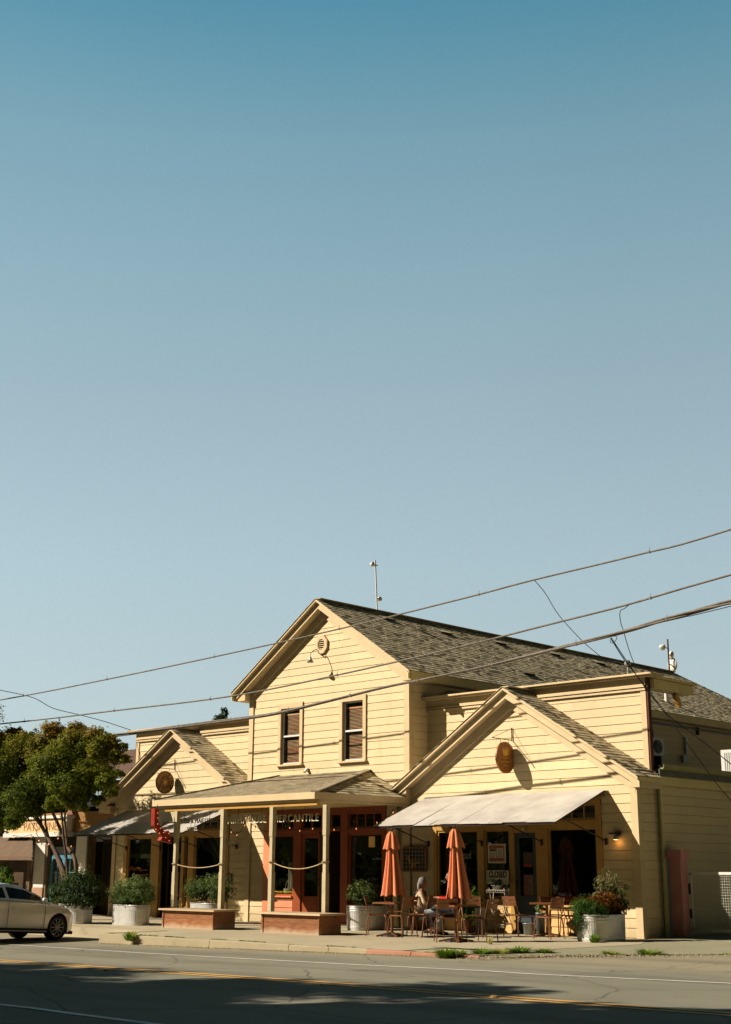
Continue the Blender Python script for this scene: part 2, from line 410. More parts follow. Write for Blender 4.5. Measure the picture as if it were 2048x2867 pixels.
# false-front parapets
for x0, x1, e in ((MX1, -16.2, 1), (-35.6, MX0, -1)):
    mm = MB(); lap(mm, (0, SY, 0), WALL_U, WALL_V, WALL_N, [[(x0, 3.2), (x1, 3.2), (x1, 5.6), (x0, 5.6)]], BP, .004)
    par = mm.build('parapet_wall', SID, B)
    k = MB(); xa, xb = (x0, x1+.3) if e > 0 else (x0-.3, x1)
    k.box((xa, SY-.26, 5.785), (xb, SY+.3, 5.83)); k.box((xa, SY-.20, 5.745), (xb-.05 if e > 0 else xb, SY, 5.783))
    k.box((x0, SY-.05, 5.56), (x1, SY-.002, 5.743)); k.box((x0, SY-.085, 5.52), (x1, SY-.002, 5.557)); k.box((x0, SY-.06, 5.45), (x1, SY-.003, 5.50))
    cx = x1 if e > 0 else x0
    k.box((cx-.14*e, SY-.035, 3.4), (cx, SY-.003, 5.45))
    k.build('cornice', TRIM, par)
    g = MB(); g.box((x0, SY+.02, 3.3), (x1, SY+.1, 5.78)); g.build('parapet_back', RUST, par)
    g = MB(); g.box((cx, SY-.02, 3.5), (cx+.05*e, SY+.1, 5.74)); g.build('edge_flashing', RUST, par)
    if e > 0:
        r = MB(); r.box((-16.36, SY+.11, 5.50), (-16.05, 28.2, 5.72)); r.box((-16.46, SY+.11, 5.73), (-15.98, 28.3, 5.78)); r.build('cornice_return', TRIM2, par)
        r = MB(); r.bar((-16.2, 27.6, 5.49), (-16.2, 27.75, 5.20), .10, .14); r.build('bracket', OCH, par)
# low roofs behind the parapets, gutters
mm = MB()
mm.add([(MX1, SY+.1, 3.85), (-16.0, SY+.1, 3.70), (-16.0, 41, 3.70), (MX1, 41, 3.85)], [(0,1,2,3)])
mm.add([(MX0, SY+.1, 3.85), (-35.7, SY+.1, 3.70), (-35.7, 41, 3.70), (MX0, 41, 3.85)], [(0,3,2,1)])
mm.box((MX1, SY+.1, 3.5), (-16.02, 41, 3.66)); mm.box((-35.6, SY+.1, 3.5), (MX0, 41, 3.66))
mm.build('low_roof', plain('grey_roll_roofing', (.20,.20,.18), .9, .25), B)
GUT = plain('olive_gutter', (.36,.34,.14), .5, .2)
for sx, s in ((-16.0, 1), (-35.72, -1)):
    mm = MB()
    y0 = SY+.12; prof = [(0,.0), (.03,-.07), (.10,-.10), (.14,-.06), (.15,.02), (.135,.02), (.12,-.05), (.03,-.05)]
    mm.add([(sx+s*(a-.06), y, 3.74+b) for y in (y0, 40.9) for a, b in prof], [(i, (i+1) % 8, 8+(i+1) % 8, 8+i) for i in range(8)]+[tuple(range(8))])
    mm.build('gutter', GUT, B)
mm = MB(); mm.box((-16.105, SY+.1, 3.30), (-16.06, 41, 3.60)); mm.build('gutter_board', TRIM2, B)
# corner boards
def corner(x, s, z0, z1, y=FY):
    c = MB(); c.box((x-.15 if s > 0 else x, y-.04, z0), (x if s > 0 else x+.15, y-.002, z1))
    c.box((x, y-.04, z0), (x+.03*s, y+.14, z1)); return c.build('corner_board', TRIM, B)
corner(MX1, 1, 0, 6.35); corner(MX0, -1, 0, 6.35); corner(-16.13, 1, -.03, 3.25); corner(-35.6, -1, -.28, 3.25)
mm = MB(); mm.box((-16.125, 26.42, 0), (-16.08, 26.60, 3.5)); mm.build('corner_board', TRIM2, B)
mm = MB(); mm.tube([(-16.03, 26.36, .05), (-16.03, 26.36, 3.55)], .035); mm.tube([(-23.25, FY-.06, .05), (-23.25, FY-.06, 3.0)], .04); mm.each('downpipe', GUT, B)
mm = MB(); mm.box((-35.62, FY-.03, -.3), (-16.11, FY-.006, .07)); 
# ------------------------------------------------------------------ upper windows
def sash_window(r, bl):
    x0, z0, x1, z1 = r; cw = .115
    w = MB(); y = FY-.045
    w.box((x0-cw, y, z0-.02), (x0, FY+.02, z1)); w.box((x1, y, z0-.02), (x1+cw, FY+.02, z1)); w.box((x0-cw-.0, y, z1), (x1+cw+.0, FY+.02, z1+.15))
    w.box((x0-cw-.03, FY-.10, z0-.065), (x1+cw+.03, FY+.02, z0-.02))
    win = w.build('window', TRIM, B)
    f = MB(); zm = (z0+z1)/2; t = .035
    f.box((x0, FY+.03, z0-.02), (x0+t, FY+.08, z1)); f.box((x1-t, FY+.03, z0-.02), (x1, FY+.08, z1)); f.box((x0+t, FY+.03, z0-.02), (x1-t, FY+.08, z0+t)); f.box((x0+t, FY+.03, z1-t), (x1-t, FY+.08, z1)); f.box((x0+t, FY+.028, zm-.025), (x1-t, FY+.078, zm+.025))
    f.build('frame', WSASH, win)
    g = MB(); g.add([(x0+t, FY+.06, z0+t), (x1-t, FY+.06, z0+t), (x1-t, FY+.06, z1-t), (x0+t, FY+.06, z1-t)], [(0,1,2,3)]); g.build('pane', GLASSD, win)
    s = MB(); z = z0+t+.02
    while z < z1-.16:
        s.add([(x0+.05, FY+.11, z), (x1-.04, FY+.11, z), (x1-.04, FY+.145, z+.026), (x0+.05, FY+.145, z+.026)], [(0,1,2,3)]); z += .037
    s.box((x0+.05, FY+.11, z1-.18), (x1-.04, FY+.15, z1-.14)); s.build('blind', BLIND, win)
    d = MB(); d.box((x0-.02, FY+.6, z0-.1), (x1+.3, FY+.62, z1+.1)); d.box((x0-.02, FY+.09, z0-.1), (x0-.01, FY+.6, z1+.1)); d.box((x1+.01, FY+.09, z0-.1), (x1+.02, FY+.6, z1+.1)); d.box((x0-.02, FY+.09, z1+.02), (x1+.02, FY+.6, z1+.03)); d.box((x0-.02, FY+.09, z0-.06), (x1+.02, FY+.6, z0-.05))
    d.build('reveal', DARK, win)
sash_window(W1, 0); sash_window(W2, 0)
# octagonal gable vent
v = MB(); c = Vector((-26.17, FY, 7.55))
oc = lambda r, y: [(c.x+r*math.cos(math.pi/8+k*math.pi/4), y, c.z+r*1.12*math.sin(math.pi/8+k*math.pi/4)) for k in range(8)]
v.add(oc(.25, FY-.07)+oc(.14, FY-.07)+oc(.25, FY-.0), [(k, (k+1) % 8, 8+(k+1) % 8, 8+k) for k in range(8)]+[(k, 16+k, 16+(k+1) % 8, (k+1) % 8) for k in range(8)])
gv = v.build('gable_vent', TRIM, B)
v = MB(); v.add(oc(.145, FY-.03), [tuple(range(8))]); v.build('vent_opening', DARK, gv)
v = MB()
for k in range(5):
    z = c.z-.13+k*.056; hw = math.sqrt(max(.001, .142**2-((z-c.z)/1.12)**2)); v.add([(c.x-hw, FY-.075, z), (c.x+hw, FY-.075, z), (c.x+hw, FY-.035, z+.036), (c.x-hw, FY-.035, z+.036)], [(0,1,2,3)])
v.build('louvre', TRIM, gv)
# ------------------------------------------------------------------ shop fronts
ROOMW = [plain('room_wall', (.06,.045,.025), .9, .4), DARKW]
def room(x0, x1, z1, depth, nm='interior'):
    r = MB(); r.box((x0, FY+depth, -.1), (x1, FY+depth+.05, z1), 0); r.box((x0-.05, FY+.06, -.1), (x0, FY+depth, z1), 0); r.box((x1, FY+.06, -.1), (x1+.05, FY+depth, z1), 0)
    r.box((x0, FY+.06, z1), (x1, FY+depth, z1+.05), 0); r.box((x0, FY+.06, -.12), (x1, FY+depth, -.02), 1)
    # shelves and counters lost in the dark
    rr = random.Random(int(x0*10))
    x = x0+.3
    while x < x1-.7:
        w = .5+rr.random()*.7; h = .8+rr.random()*1.2; r.box((x, FY+depth-.5, 0), (x+w, FY+depth-.05, h), 1); x += w+.2+rr.random()*.5
    return r.build(nm, ROOMW, B)
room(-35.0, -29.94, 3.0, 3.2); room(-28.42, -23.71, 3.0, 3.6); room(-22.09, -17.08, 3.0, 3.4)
def posts(xs, z1, m, y=FY-.035, dep=.13, z0=0.0):
    f = MB()
    for a, b in xs: f.box((a, y, z0), (b, y+dep, z1))
    return f
def pane(x0, x1, z0, z1, parent, y=FY+.03, mat=None, nm='window', t=.05, fm=OCH):
    f = MB(); f.box((x0, y-.03, z0), (x0+t, y+.03, z1)); f.box((x1-t, y-.03, z0), (x1, y+.03, z1)); f.box((x0+t, y-.03, z0), (x1-t, y+.03, z0+t)); f.box((x0+t, y-.03, z1-t), (x1-t, y+.03, z1))
    w = f.build(nm, fm, parent)
    g = MB(); g.add([(x0+t, y, z0+t), (x1-t, y, z0+t), (x1-t, y, z1-t), (x0+t, y, z1-t)], [(0,1,2,3)]); g.build('pane', mat or GLASS, w); return w
def transom(x0, x1, z0, z1, n, fm, y=FY+.03):
    w = pane(x0, x1, z0, z1, B, y, nm='transom', fm=fm, t=.04)
    k = MB()
    for i in range(1, n): xx = x0+(x1-x0)*i/n; k.box((xx-.015, y-.032, z0+.04), (xx+.015, y+.03, z1-.04))
    k.each('muntin', fm, w); return w
def kick(x0, x1, z1, m, n=3, y=FY+.0, z0=0.0):
    k = MB(); hh = (z1-.1-z0)/n
    for i in range(n): k.add([(x0, y-.018, z0+i*hh), (x1, y-.018, z0+i*hh), (x1, y, z0+(i+1)*hh), (x0, y, z0+(i+1)*hh), (x0, y, z0+i*hh), (x1, y, z0+i*hh)], [(0,1,2,3),(0,4,5,1)])
    k.box((x0, y-.03, z1-.1), (x1, y+.05, z1-.04)); k.box((x0, y-.09, z1-.04), (x1, y+.1, z1)); return k.build('kick_panel', m, B)
# right wing, ochre
f = posts([(-22.09,-21.98), (-20.66,-20.47), (-19.69,-19.56), (-18.92,-18.58), (-17.22,-17.08)], 2.995, OCH)
f.box((-22.09, FY-.03, 2.37), (-17.08, FY+.09, 2.54)); f.box((-22.09, FY-.032, 2.90), (-17.08, FY+.09, 3.03)); f.box((-22.2, FY-.06, 3.03), (-16.98, FY-.0, 3.07))
f.build('shopfront_frame', OCH, B)
for a, b in ((-21.98,-20.66), (-20.47,-19.69), (-18.58,-17.22)): pane(a, b, .78 if a != -18.58 else .80, 2.37, B)
for a, b, n in ((-21.98,-20.66,4), (-20.47,-19.69,2), (-19.56,-18.92,2), (-18.58,-17.22,4)): transom(a, b, 2.545, 2.895, n, OCH)
kick(-21.98, -20.66, .76, OCH2); kick(-20.47, -19.69, .76, OCH2); kick(-18.58, -17.22, .66, OCH2, 3)
DB = plain('slate_blue_door_paint', (.085,.10,.105), .45, .15)
def door(x0, x1, z0, z1, zg, fm, y=FY+.03, nm='door', st=.12, handle=1):
    f = MB(); f.box((x0, y-.02, z0), (x0+st, y+.03, z1)); f.box((x1-st, y-.02, z0), (x1, y+.03, z1)); f.box((x0+st, y-.02, z1-st), (x1-st, y+.03, z1)); f.box((x0+st, y-.02, z0), (x1-st, y+.03, zg))
    f.box((x0+st+.03, y-.028, z0+.12), (x1-st-.03, y-.02, zg-.12))
    d = f.build(nm, fm, B); g = MB(); g.add([(x0+st, y, zg), (x1-st, y, zg), (x1-st, y, z1-st), (x0+st, y, z1-st)], [(0,1,2,3)]); g.build('pane', GLASS, d)
    h = MB(); hx = x0+st*.5 if handle > 0 else x1-st*.5; h.tube([(hx, y-.02, 1.0), (hx, y-.07, 1.0), (hx, y-.07, 1.18), (hx, y-.02, 1.18)], .012, 6); h.build('handle', IRON, d); return d
dr = door(-19.56, -18.92, .02, 2.28, .85, DB)
f = MB(); f.box((-19.56, FY-.02, 2.281), (-18.92, FY+.08, 2.37)); f.build('door_head', OCH, B)
# main block, coral
f = posts([(-28.42,-28.17)], 3.02, COR_SUN); f.build('sunlit_frame_post', COR_SUN, B)  # leftmost frame post, given the coral tone with sunlight painted in
f = posts([(-27.2,-26.89), (-25.36,-25.09), (-23.85,-23.71)], 3.02, COR_SHADE)
f.box((-28.16, FY-.03, 2.35), (-26.19, FY+.09, 2.48)); f.box((-25.36, FY-.03, 2.35), (-23.71, FY+.09, 2.48)); f.box((-28.16, FY-.032, 2.89), (-23.71, FY+.09, 3.02)); f.box((-26.2, FY-.03, 2.42), (-25.36, FY+.09, 2.48))
f.box((-28.5, FY-.05, 3.02), (-23.63, FY-.002, 3.25))
f.build('shopfront_frame', COR_SHADE, B)
pane(-28.17, -27.2, .72, 2.35, B, fm=COR_SHADE, y=FY+.05); pane(-25.09, -23.85, .55, 2.35, B, fm=COR_SHADE, y=FY+.05)
for a, b, n in ((-28.17,-27.2,4), (-26.89,-25.36,4), (-25.09,-23.85,4)): transom(a, b, 2.485, 2.885, n, COR_SHADE)
kick(-28.17, -27.2, .72, COR_SUN, 3); kick(-25.09, -23.85, .54, COR_SHADE, 2)
door(-26.89, -26.15, .06, 2.345, .72, COR_SHADE, st=.10, handle=-1)
f = MB(); f.box((-26.15, FY-.03, .06), (-26.05, FY+.08, 2.42)); f.box((-26.10, FY+.081, 0), (-26.06, FY+.9, 2.5)); f.box((-25.38, FY+.1, 0), (-25.34, FY+.9, 2.5)); f.box((-26.1, FY+.05, 2.5), (-25.34, FY+.95, 2.54))
f.build('entry_recess', DARKW, B)
door(-26.05, -25.39, .05, 2.30, .55, plain('brown_door_wood', (.30,.17,.07), .5, .25), y=FY+.8, st=.11)
f = MB(); f.box((-28.42, FY-.10, 0), (-23.71, FY+.02, .05)); f.box((-26.2, FY, 0), (-25.3, FY+1, .045)); f.build('threshold', plain('worn_concrete_sill', (.42,.38,.30), .85, .2), B)
# left wing, ochre
f = posts([(-35.0,-34.83), (-33.6,-33.19), (-32.12,-31.98), (-31.79,-31.52), (-30.14,-29.94)], 2.995, OCH, z0=-.3)
f.box((-35.0, FY-.03, 2.37), (-29.94, FY+.09, 2.54)); f.box((-35.0, FY-.032, 2.90), (-29.94, FY+.09, 3.03))
f.build('shopfront_frame', OCH, B)
pane(-34.83, -33.6, .62, 2.37, B); pane(-31.52, -30.14, .62, 2.37, B)
for a, b, n in ((-34.83,-33.6,4), (-33.19,-31.79,4), (-31.52,-30.14,4)): transom(a, b, 2.545, 2.895, n, OCH)
kick(-34.83, -33.6, .60, OCH2, 2, z0=-.25); kick(-31.52, -30.14, .60, OCH2, 2, z0=-.25)
door(-33.19, -32.12, -.2, 2.36, .35, DARKW, y=FY+.3, st=.10); door(-31.98, -31.79, -.2, 2.36, .35, OCH, y=FY+.05, st=.03)
f = MB(); f.box((-33.2, FY+.1, -.25), (-31.5, FY+.32, -.2)); f.build('threshold', CONC or GREY, B)
# window posters, curtains and goods seen through the glass
def card(x0, x1, z0, z1, col, nm='poster', y=FY+.06, lbl=None):
    c = MB(); c.box((x0, y, z0), (x1, y+.012, z1)); return c.build(nm, plain(nm+'_print', col, .6, .25, 14), B)
def curtain(x0, x1, z0, z1, y, m, n=7, amp=.045, taper=.0):
    c = MB(); N = 60; vs = []
    for j in range(9):
        z = z1+(z0-z1)*j/8; k = 1-taper*math.sin(math.pi*j/8)
        for i in range(N+1):
            t = i/N; xx = x0+(x1-x0)*(t*k); vs.append((xx, y+amp*math.sin(t*n*2*math.pi+j*.25)*(0.5+.5*j/8), z))
    c.add(vs, [(j*(N+1)+i, j*(N+1)+i+1, (j+1)*(N+1)+i+1, (j+1)*(N+1)+i) for j in range(8) for i in range(N)], None, 0, True)
    return c.build('curtain', m, B)
curtain(-27.72, -27.24, .74, 1.62, FY+.28, plain('linen_cloth', (.62,.56,.44), .9, .2), 5)
curtain(-31.50, -30.2, .1, 2.3, FY+.7, plain('green_drape', (.03,.075,.012), .9, .4), 9)
curtain(-34.75, -33.7, .1, 1.7, FY+.8, plain('dark_green_drape', (.015,.035,.008), .9, .4), 8)
curtain(-26.75, -26.5, .8, 1.7, FY+.5, plain('grey_cloth', (.20,.17,.12), .9, .3), 3)
card(-34.30, -33.74, 1.74, 1.86, (.42,.40,.18), 'paper_sign', FY+.12); card(-33.0, -32.5, 1.72, 1.88, (.36,.34,.16), 'paper_sign', FY+.40)
# ------------------------------------------------------------------ awnings
GALV = plain('galvanised_sheet', (.76,.71,.635), .6, .20, 1.6, piece=.08)
def awning(x0, x1, yw, zw, yf, zf):
    m = MB(); pitch = .07; n = int((x1-x0)/pitch*6); rows = 5
    L = math.hypot(yw-yf, zw-zf); N = Vector((0, -(zw-zf)/L, (yw-yf)/L)); vs = []
    for j in range(rows+1):
        t = j/rows
        for i in range(n+1):
            x = x0+(x1-x0)*i/n; sheet = int((x-x0)/.66)
            sag = .012*math.sin(sheet*2.3)*(1-t)
            p = Vector((x, yf+(yw-yf)*t, zf+(zw-zf)*t+sag))+N*(.0055*math.sin((x-x0)/pitch*2*math.pi)+(.003 if sheet % 2 else 0)); vs.append(p)
    m.add(vs, [(j*(n+1)+i, j*(n+1)+i+1, (j+1)*(n+1)+i+1, (j+1)*(n+1)+i) for j in range(rows) for i in range(n)], None, 0, False)
    sr = [rng.random() for _ in range(40)]; m.uv = [(sr[min(39, int((x1-x0)*(q % n)/n/.66))], .5) for q in range(rows*n)]
    a = m.build('awning', GALV, B); W = (xx for xx in (x0+.06, x0+(x1-x0)*.33, x0+(x1-x0)*.66, x1-.06))
    for X in W:
        f = MB()
        f.bar((X, yf+.05, zf-.01), (X, yw, zw-.045), .035, .035)
        f.bar((X, yf+.35, zf+.09), (X, FY-.03, 2.06), .022, .022); f.box((X-.03, FY-.06, 1.98), (X+.03, FY-.03, 2.12)); f.build('awning_bracket', IRON, a)
    f = MB(); f.bar((x0+.03, yf+.05, zf-.025), (x1-.03, yf+.05, zf-.025), .03, .04); f.bar((x0+.03, yf+1, zf+.36), (x1-.03, yf+1, zf+.36), .03, .03)
    f.each('awning_rail', IRON, a); return a
awning(-22.30, -16.90, FY-.04, 3.20, 23.57, 2.43)
awning(-34.92, -29.52, FY-.04, 3.20, 23.52, 2.41)
# ------------------------------------------------------------------ porch
PX0, PX1, PYF, PZ = -29.12, -22.84, 22.15, 3.20
m = MB()
def slope(O, U, V, N, poly): lap(m, O, U, V, N, [poly], .145, .009, tab=.26)
L = math.hypot(3.45, .77)
slope((0, PYF, PZ), (1,0,0), (0, 3.45/L, .77/L), (0, -.77/L, 3.45/L), [(PX0, 0), (PX1, 0), (-24.38, L), (-27.9, L)])
porch = m.build('porch_roof', SHG2, B)
m = MB(); W = 1.54; L = math.hypot(W, .77)
lap(m, (PX1, 0, PZ), (0,1,0), (-W/L,0,.77/L), (.77/L,0,W/L), [[(PYF, 0), (FY, 0), (FY, L)]], .145, .0085, tab=.19)
m.build('hip_slope', SHG, porch); m = MB(); W = 1.22; L = math.hypot(W, .77)
lap(m, (PX0, 0, PZ), (0,1,0), (W/L,0,.77/L), (-.77/L,0,W/L), [[(PYF, 0), (FY, 0), (FY, L)]], .145, .0085, tab=.19)
m.build('hip_slope', SHG, porch)
m = MB(); m.bar((PX1, PYF, PZ+.02), (-24.38, FY, 3.99), .2, .03); m.bar((PX0, PYF, PZ+.02), (-27.9, FY, 3.99), .2, .03); m.each('hip_cap', SHG2, porch)
m = MB()
m.box((PX0-.01, PYF-.02, PZ-.155), (PX1+.01, PYF+.03, PZ+.005)); m.box((PX1-.03, PYF+.031, PZ-.155), (PX1+.01, FY-.01, PZ+.005)); m.box((PX0-.01, PYF+.031, PZ-.155), (PX0+.03, FY-.01, PZ+.005))
m.box((PX0+.04, PYF+.06, PZ-.215), (PX1-.04, PYF+.10, PZ-.165)); m.box((PX1-.08, PYF+.10, PZ-.215), (PX1-.04, FY-.01, PZ-.165))
m.build('fascia', TRIM, porch)
m = MB(); m.box((PX0+.03, PYF+.035, PZ-.163), (PX1-.03, FY-.01, PZ-.14)); m.build('porch_ceiling', TRIM2, porch)
m = MB(); m.box((-28.7, 22.24, 2.90), (PX1-.02, 22.36, 3.035)); m.box((-28.0, 23.7, 2.86), (-26.3, 23.82, 3.03)); m.each('porch_beam', OCH, porch)
POSTC = plain('post_paint', (.60,.52,.34), .55, .15, 3)
PYC = 22.30
PXS = [onY(487, 2540, PYC).x, onY(619, 2545, PYC).x, onY(759, 2552, PYC).x, onY(911, 2556, PYC).x]
for x in PXS:
    m = MB(); h = .061; m.box((x-h, PYC-h, .0), (x+h, PYC+h, 1.35)); m.box((x-h+.01, PYC-h+.01, 1.35), (x+h-.01, PYC+h-.01, 2.2)); m.box((x-h, PYC-h, 2.2), (x+h, PYC+h, 2.905))
    m.build('post', POSTC, B)
x = PXS[0]; m = MB(); m.prism([(x+.0, PYC-.05, 2.9), (x-.26, PYC-.05, 2.9), (x-.22, PYC-.05, 2.84), (x, PYC-.05, 2.45)], (0, .1, 0)); m.build('brace', POSTC, porch)
# wooden bench boxes round the posts
PL = wood_mat('weathered_redwood', (.20,.075,.028), (.40,.19,.08), (1.2, 8, 9), .55, True, (.62,.50,.36))
PLD = wood_mat('bench_top_wood', (.50,.36,.22), (.62,.48,.32), (1, 9, 9), .6, False)
def bench(x0, x1, y0, y1, h, label):
    t = thing('bench_box', label, 'bench box', ((x0+x1)/2, (y0+y1)/2, 0), group=None)
    w = (x1-x0)/2; d = (y1-y0)/2
    m = MB(); m.box((-w+.06, -d+.02, .0), (w-.03, d-.02, h*.50)); m.box((-w+.06, -d+.022, h*.50+.004), (w-.03, d-.022, h-.045))
    m.local('body', PL, t)
    m = MB(); m.box((-w, -d, 0), (-w+.055, d, h-.045)); m.box((w-.028, -d+.0, 0), (w, d, h-.045)); m.each('end_board', PL, t, True)
    m = MB(); m.box((-w-.08, -d-.07, h-.043), (w+.10, d+.05, h)); m.local('lid', PLD, t)
bench(onY(453, 2597, 21.4).x, onY(596, 2604, 21.4).x, 21.4, 22.1, .46, 'weathered redwood bench box around the two left porch posts')
bench(onY(731, 2612, 21.4).x, onY(893, 2620, 21.4).x, 21.4, 22.1, .46, 'weathered redwood bench box with dark knots around the two right porch posts')
# ropes slung between posts
ROPE = plain('hemp_rope', (.55,.42,.25), .9, .3, 30)
def rope(a, b, z, sag, label):
    m = MB(); pts = []
    for i in range(17): t = i/16; pts.append((a+(b-a)*t, PYC-.02, z-sag*4*t*(1-t)))
    m.tube(pts, .016, 6)
    for x in (a, b): m.tube([(x+.095*math.cos(k*math.pi/4+.4), PYC+.0+.095*math.sin(k*math.pi/4+.4), z) for k in range(9)], .014, 5)
    o = m.build('rope', ROPE); tag(o, label, 'rope', None)
rope(PXS[0], PXS[1], 1.55, .10, 'slack rope tied between the two posts of the left bench box')
rope(PXS[2], PXS[3], 1.60, .17, 'slack rope tied between the two posts of the right bench box')
# ------------------------------------------------------------------ lettering
def text_mesh(s, size, depth=.01, bold=0.0, align='LEFT', sx=1.0, sp=1.0):
    cu = bpy.data.curves.new('t', 'FONT'); cu.body = s; cu.size = size; cu.extrude = depth; cu.offset = bold; cu.align_x = align; cu.space_character = sp; cu.resolution_u = 3
    o = bpy.data.objects.new('t', cu); COL.objects.link(o); dg = bpy.context.evaluated_depsgraph_get(); dg.update()
    me = bpy.data.meshes.new_from_object(o.evaluated_get(dg)); bpy.data.objects.remove(o); bpy.data.curves.remove(cu)
    return me
def text_on(s, name, m, O, U, V, width=None, height=None, depth=.008, bold=0.0, parent=None, sp=1.0):
    """flat lettering: lower left corner O, reading along U, up V"""
    me = text_mesh(s, 1.0, 1.0, bold, sp=sp); U = Vector(U).normalized(); V = Vector(V).normalized(); N = U.cross(V)
    xs = [v.co.x for v in me.vertices]; ys = [v.co.y for v in me.vertices]; w0 = max(xs)-min(xs); h0 = max(ys)-min(ys)
    if height and not width: width = w0*height/h0
    if width and not height: height = h0*width/w0
    for v in me.vertices: v.co = Vector(O)+U*((v.co.x-min(xs))*width/w0)+V*((v.co.y-min(ys))*height/h0)+N*(v.co.z*depth)
    me.materials.clear(); me.materials.append(m); me.update()
    me.name = name; o = bpy.data.objects.new(name, me); COL.objects.link(o)
    if parent is not None:
        o.parent = parent
        if parent.type == 'EMPTY': o.matrix_parent_inverse = Matrix.Translation(-parent.location)
    return o
LY = 22.60
def hung_letters(words, z, h, label, rails, drops, m, cat='hanging sign'):
    x0 = words[0][1]; x1 = words[-1][2]
    t = thing('hanging_letter_sign', label, cat, ((x0+x1)/2, LY, z))
    for w, a, b in words: text_on(w, 'lettering', m, (a, LY, z), (1,0,0), (0,0,1), b-a, h, .008, .0, t, 1.1)
    r = MB()
    for zz in rails: r.tube([(x0, LY+.02, zz), (x1, LY+.02, zz)], .004, 5)
    for xx, za, zb in drops: r.tube([(xx, LY+.02, za), (xx, LY+.02, zb)], .005, 5)
    r.build('hanger_rod', IRON, t); return t
xa, xb, xc_, xd = onY(630, 2303, LY).x, onY(747, 2303, LY).x, onY(767, 2300, LY).x, onY(893, 2296, LY).x
hung_letters([('FARMHOUSE', xa, xb), ('MERCANTILE', xc_, xd)], 2.545, .185, 'long row of pale gold letters FARMHOUSE MERCANTILE hanging under the porch', (2.60, 2.67), ((xa+.5, 2.6, 3.03), (xa+1.4, 2.6, 3.03), (xc_+.3, 2.6, 3.03), (xd-.5, 2.6, 3.03)), GOLD)
xe, xf = onY(499, 2303, LY).x, onY(607, 2298, LY).x
hung_letters([('BATES & MAILLIARD', xe, xf)], 2.60, .105, 'row of small thin letters BATES & MAILLIARD hanging under the left end of the porch', (2.60, 2.705), ((xe+.25, 2.6, 3.03), (xf-.3, 2.6, 3.03)), plain('dull_letters', (.36,.33,.22), .5, .2))
xg, xh = onY(525, 2323, LY).x, onY(555, 2323, LY).x
hung_letters([('HOSS.', xg, xh)], 2.395, .105, 'short white HOSS. lettering hung below the small row of letters', (2.44,), ((xg+.12, 2.44, 2.6), (xg+.28, 2.44, 2.6)), WHT)
# ------------------------------------------------------------------ red marquee arrow
RED = plain('red_sign_paint', (.42,.055,.035), .4, .2, 5)
BULB = emit_mat('warm_bulb', (1.0,.42,.12), 1.1)
AX = PXS[0]-.26
out = [(434,2263),(446,2265.5),(443,2302),(463,2331),(473,2325),(484,2362),(450,2353),(456,2343),(433,2311)]
pts = [onX(x, y, AX) for x, y in out]
t = thing('arrow_sign', 'red box arrow sign with small bulbs pointing down beside the leftmost porch post', 'arrow sign', pts[0])
m = MB(); m.prism(pts, (-.15, 0, 0)); m.build('arrow_box', RED, t)
m = MB()
for (x, y) in ((441,2276),(441,2290),(441,2307),(449,2319),(458,2331),(472,2334),(463,2345),(473,2354),(436,2322),(446,2333)):
    p = onX(x, y, AX); m.lathe([(.0,-.012),(.012,-.008),(.014,0),(.008,.010),(.0,.013)], p+Vector((.02,0,0)), 8)
m.each('bulb', BULB, t)
m = MB(); p0 = onX(451, 2318, AX); m.tube([p0, p0+Vector((.06,.05,.12)), (PXS[0]-.12, PYC-.02, p0.z+.14), (PXS[0]-.05, PYC, p0.z+.05)], .014, 6); m.tube([(AX-.08, pts[1].y, pts[1].z-.02), (AX-.08, pts[1].y, 3.05)], .012, 6); m.build('bracket', IRON, t)
# ------------------------------------------------------------------ hanging round signs
def disc_sign(att, y_end, cy, cz, ry, rz, label, face_m, back=.02):
    X = att.x
    t = thing('hanging_sign', label, 'hanging sign', (X, FY-.02, att.z))
    m = MB(); m.tube([(X, FY-.03, att.z-.02), (X, FY-.03, att.z+.30)], .012, 6); m.tube([(X, FY-.03, att.z), (X, y_end, att.z+.01)], .010, 6); m.tube([(X, FY-.03, att.z+.28), (X, y_end, att.z+.015)], .005, 5)
    for dy in (-.17, .15): m.tube([(X, cy+dy, att.z), (X, cy+dy*.9, cz+rz*.80)], .005, 5)
    m.build('bracket', RUST, t)
    m = MB(); n = 36; m.prism([(X-.02, cy+ry*math.cos(2*math.pi*k/n), cz+rz*math.sin(2*math.pi*k/n)) for k in range(n)], (.04, 0, 0)); b = m.build('board', face_m, t)
    return t, b, X+.021
SIGNW = wood_mat('stained_sign_wood', (.36,.13,.03), (.55,.24,.05), (3,3,3), .45, False)
SIGND = plain('dark_brown_sign', (.27,.125,.05), .5, .3, 6)
YEL = plain('yellow_sign_paint', (.85,.50,.08), .5, .2)
a = onY(1436, 2073, FY); c = onX(1415, 2121, a.x)
t, b, fx = disc_sign(a, 24.80, c.y, c.z, .36, .375, 'oval brown wooden sign with a yellow coffee cup hanging on the right gable', SIGNW)
m = MB()    # a steaming cup, drawn in the board's plane
def pl(u, v): return (fx, c.y+u, c.z+v)
def flat(pts2, w=.012, nm=None):
    for p, q in zip(pts2, pts2[1:]): m.bar(pl(*p), pl(*q), .006, w, up=(0, -(q[1]-p[1]), (q[0]-p[0])))
cup = [(-.13+.0, .20), (-.11, .08), (-.05, .03), (.03, .03), (.09, .08), (.11, .20)]
m.add([pl(*p) for p in cup], [tuple(range(6))]); flat([(.10,.17),(.16,.16),(.16,.10),(.08,.07)]); flat([(-.14,.01),(-.05,-.02),(.05,-.02),(.13,.01)])
flat([(-.01+.13*math.cos(k*math.pi/6)*.95, .20+.035*math.sin(k*math.pi/6)) for k in range(13)])
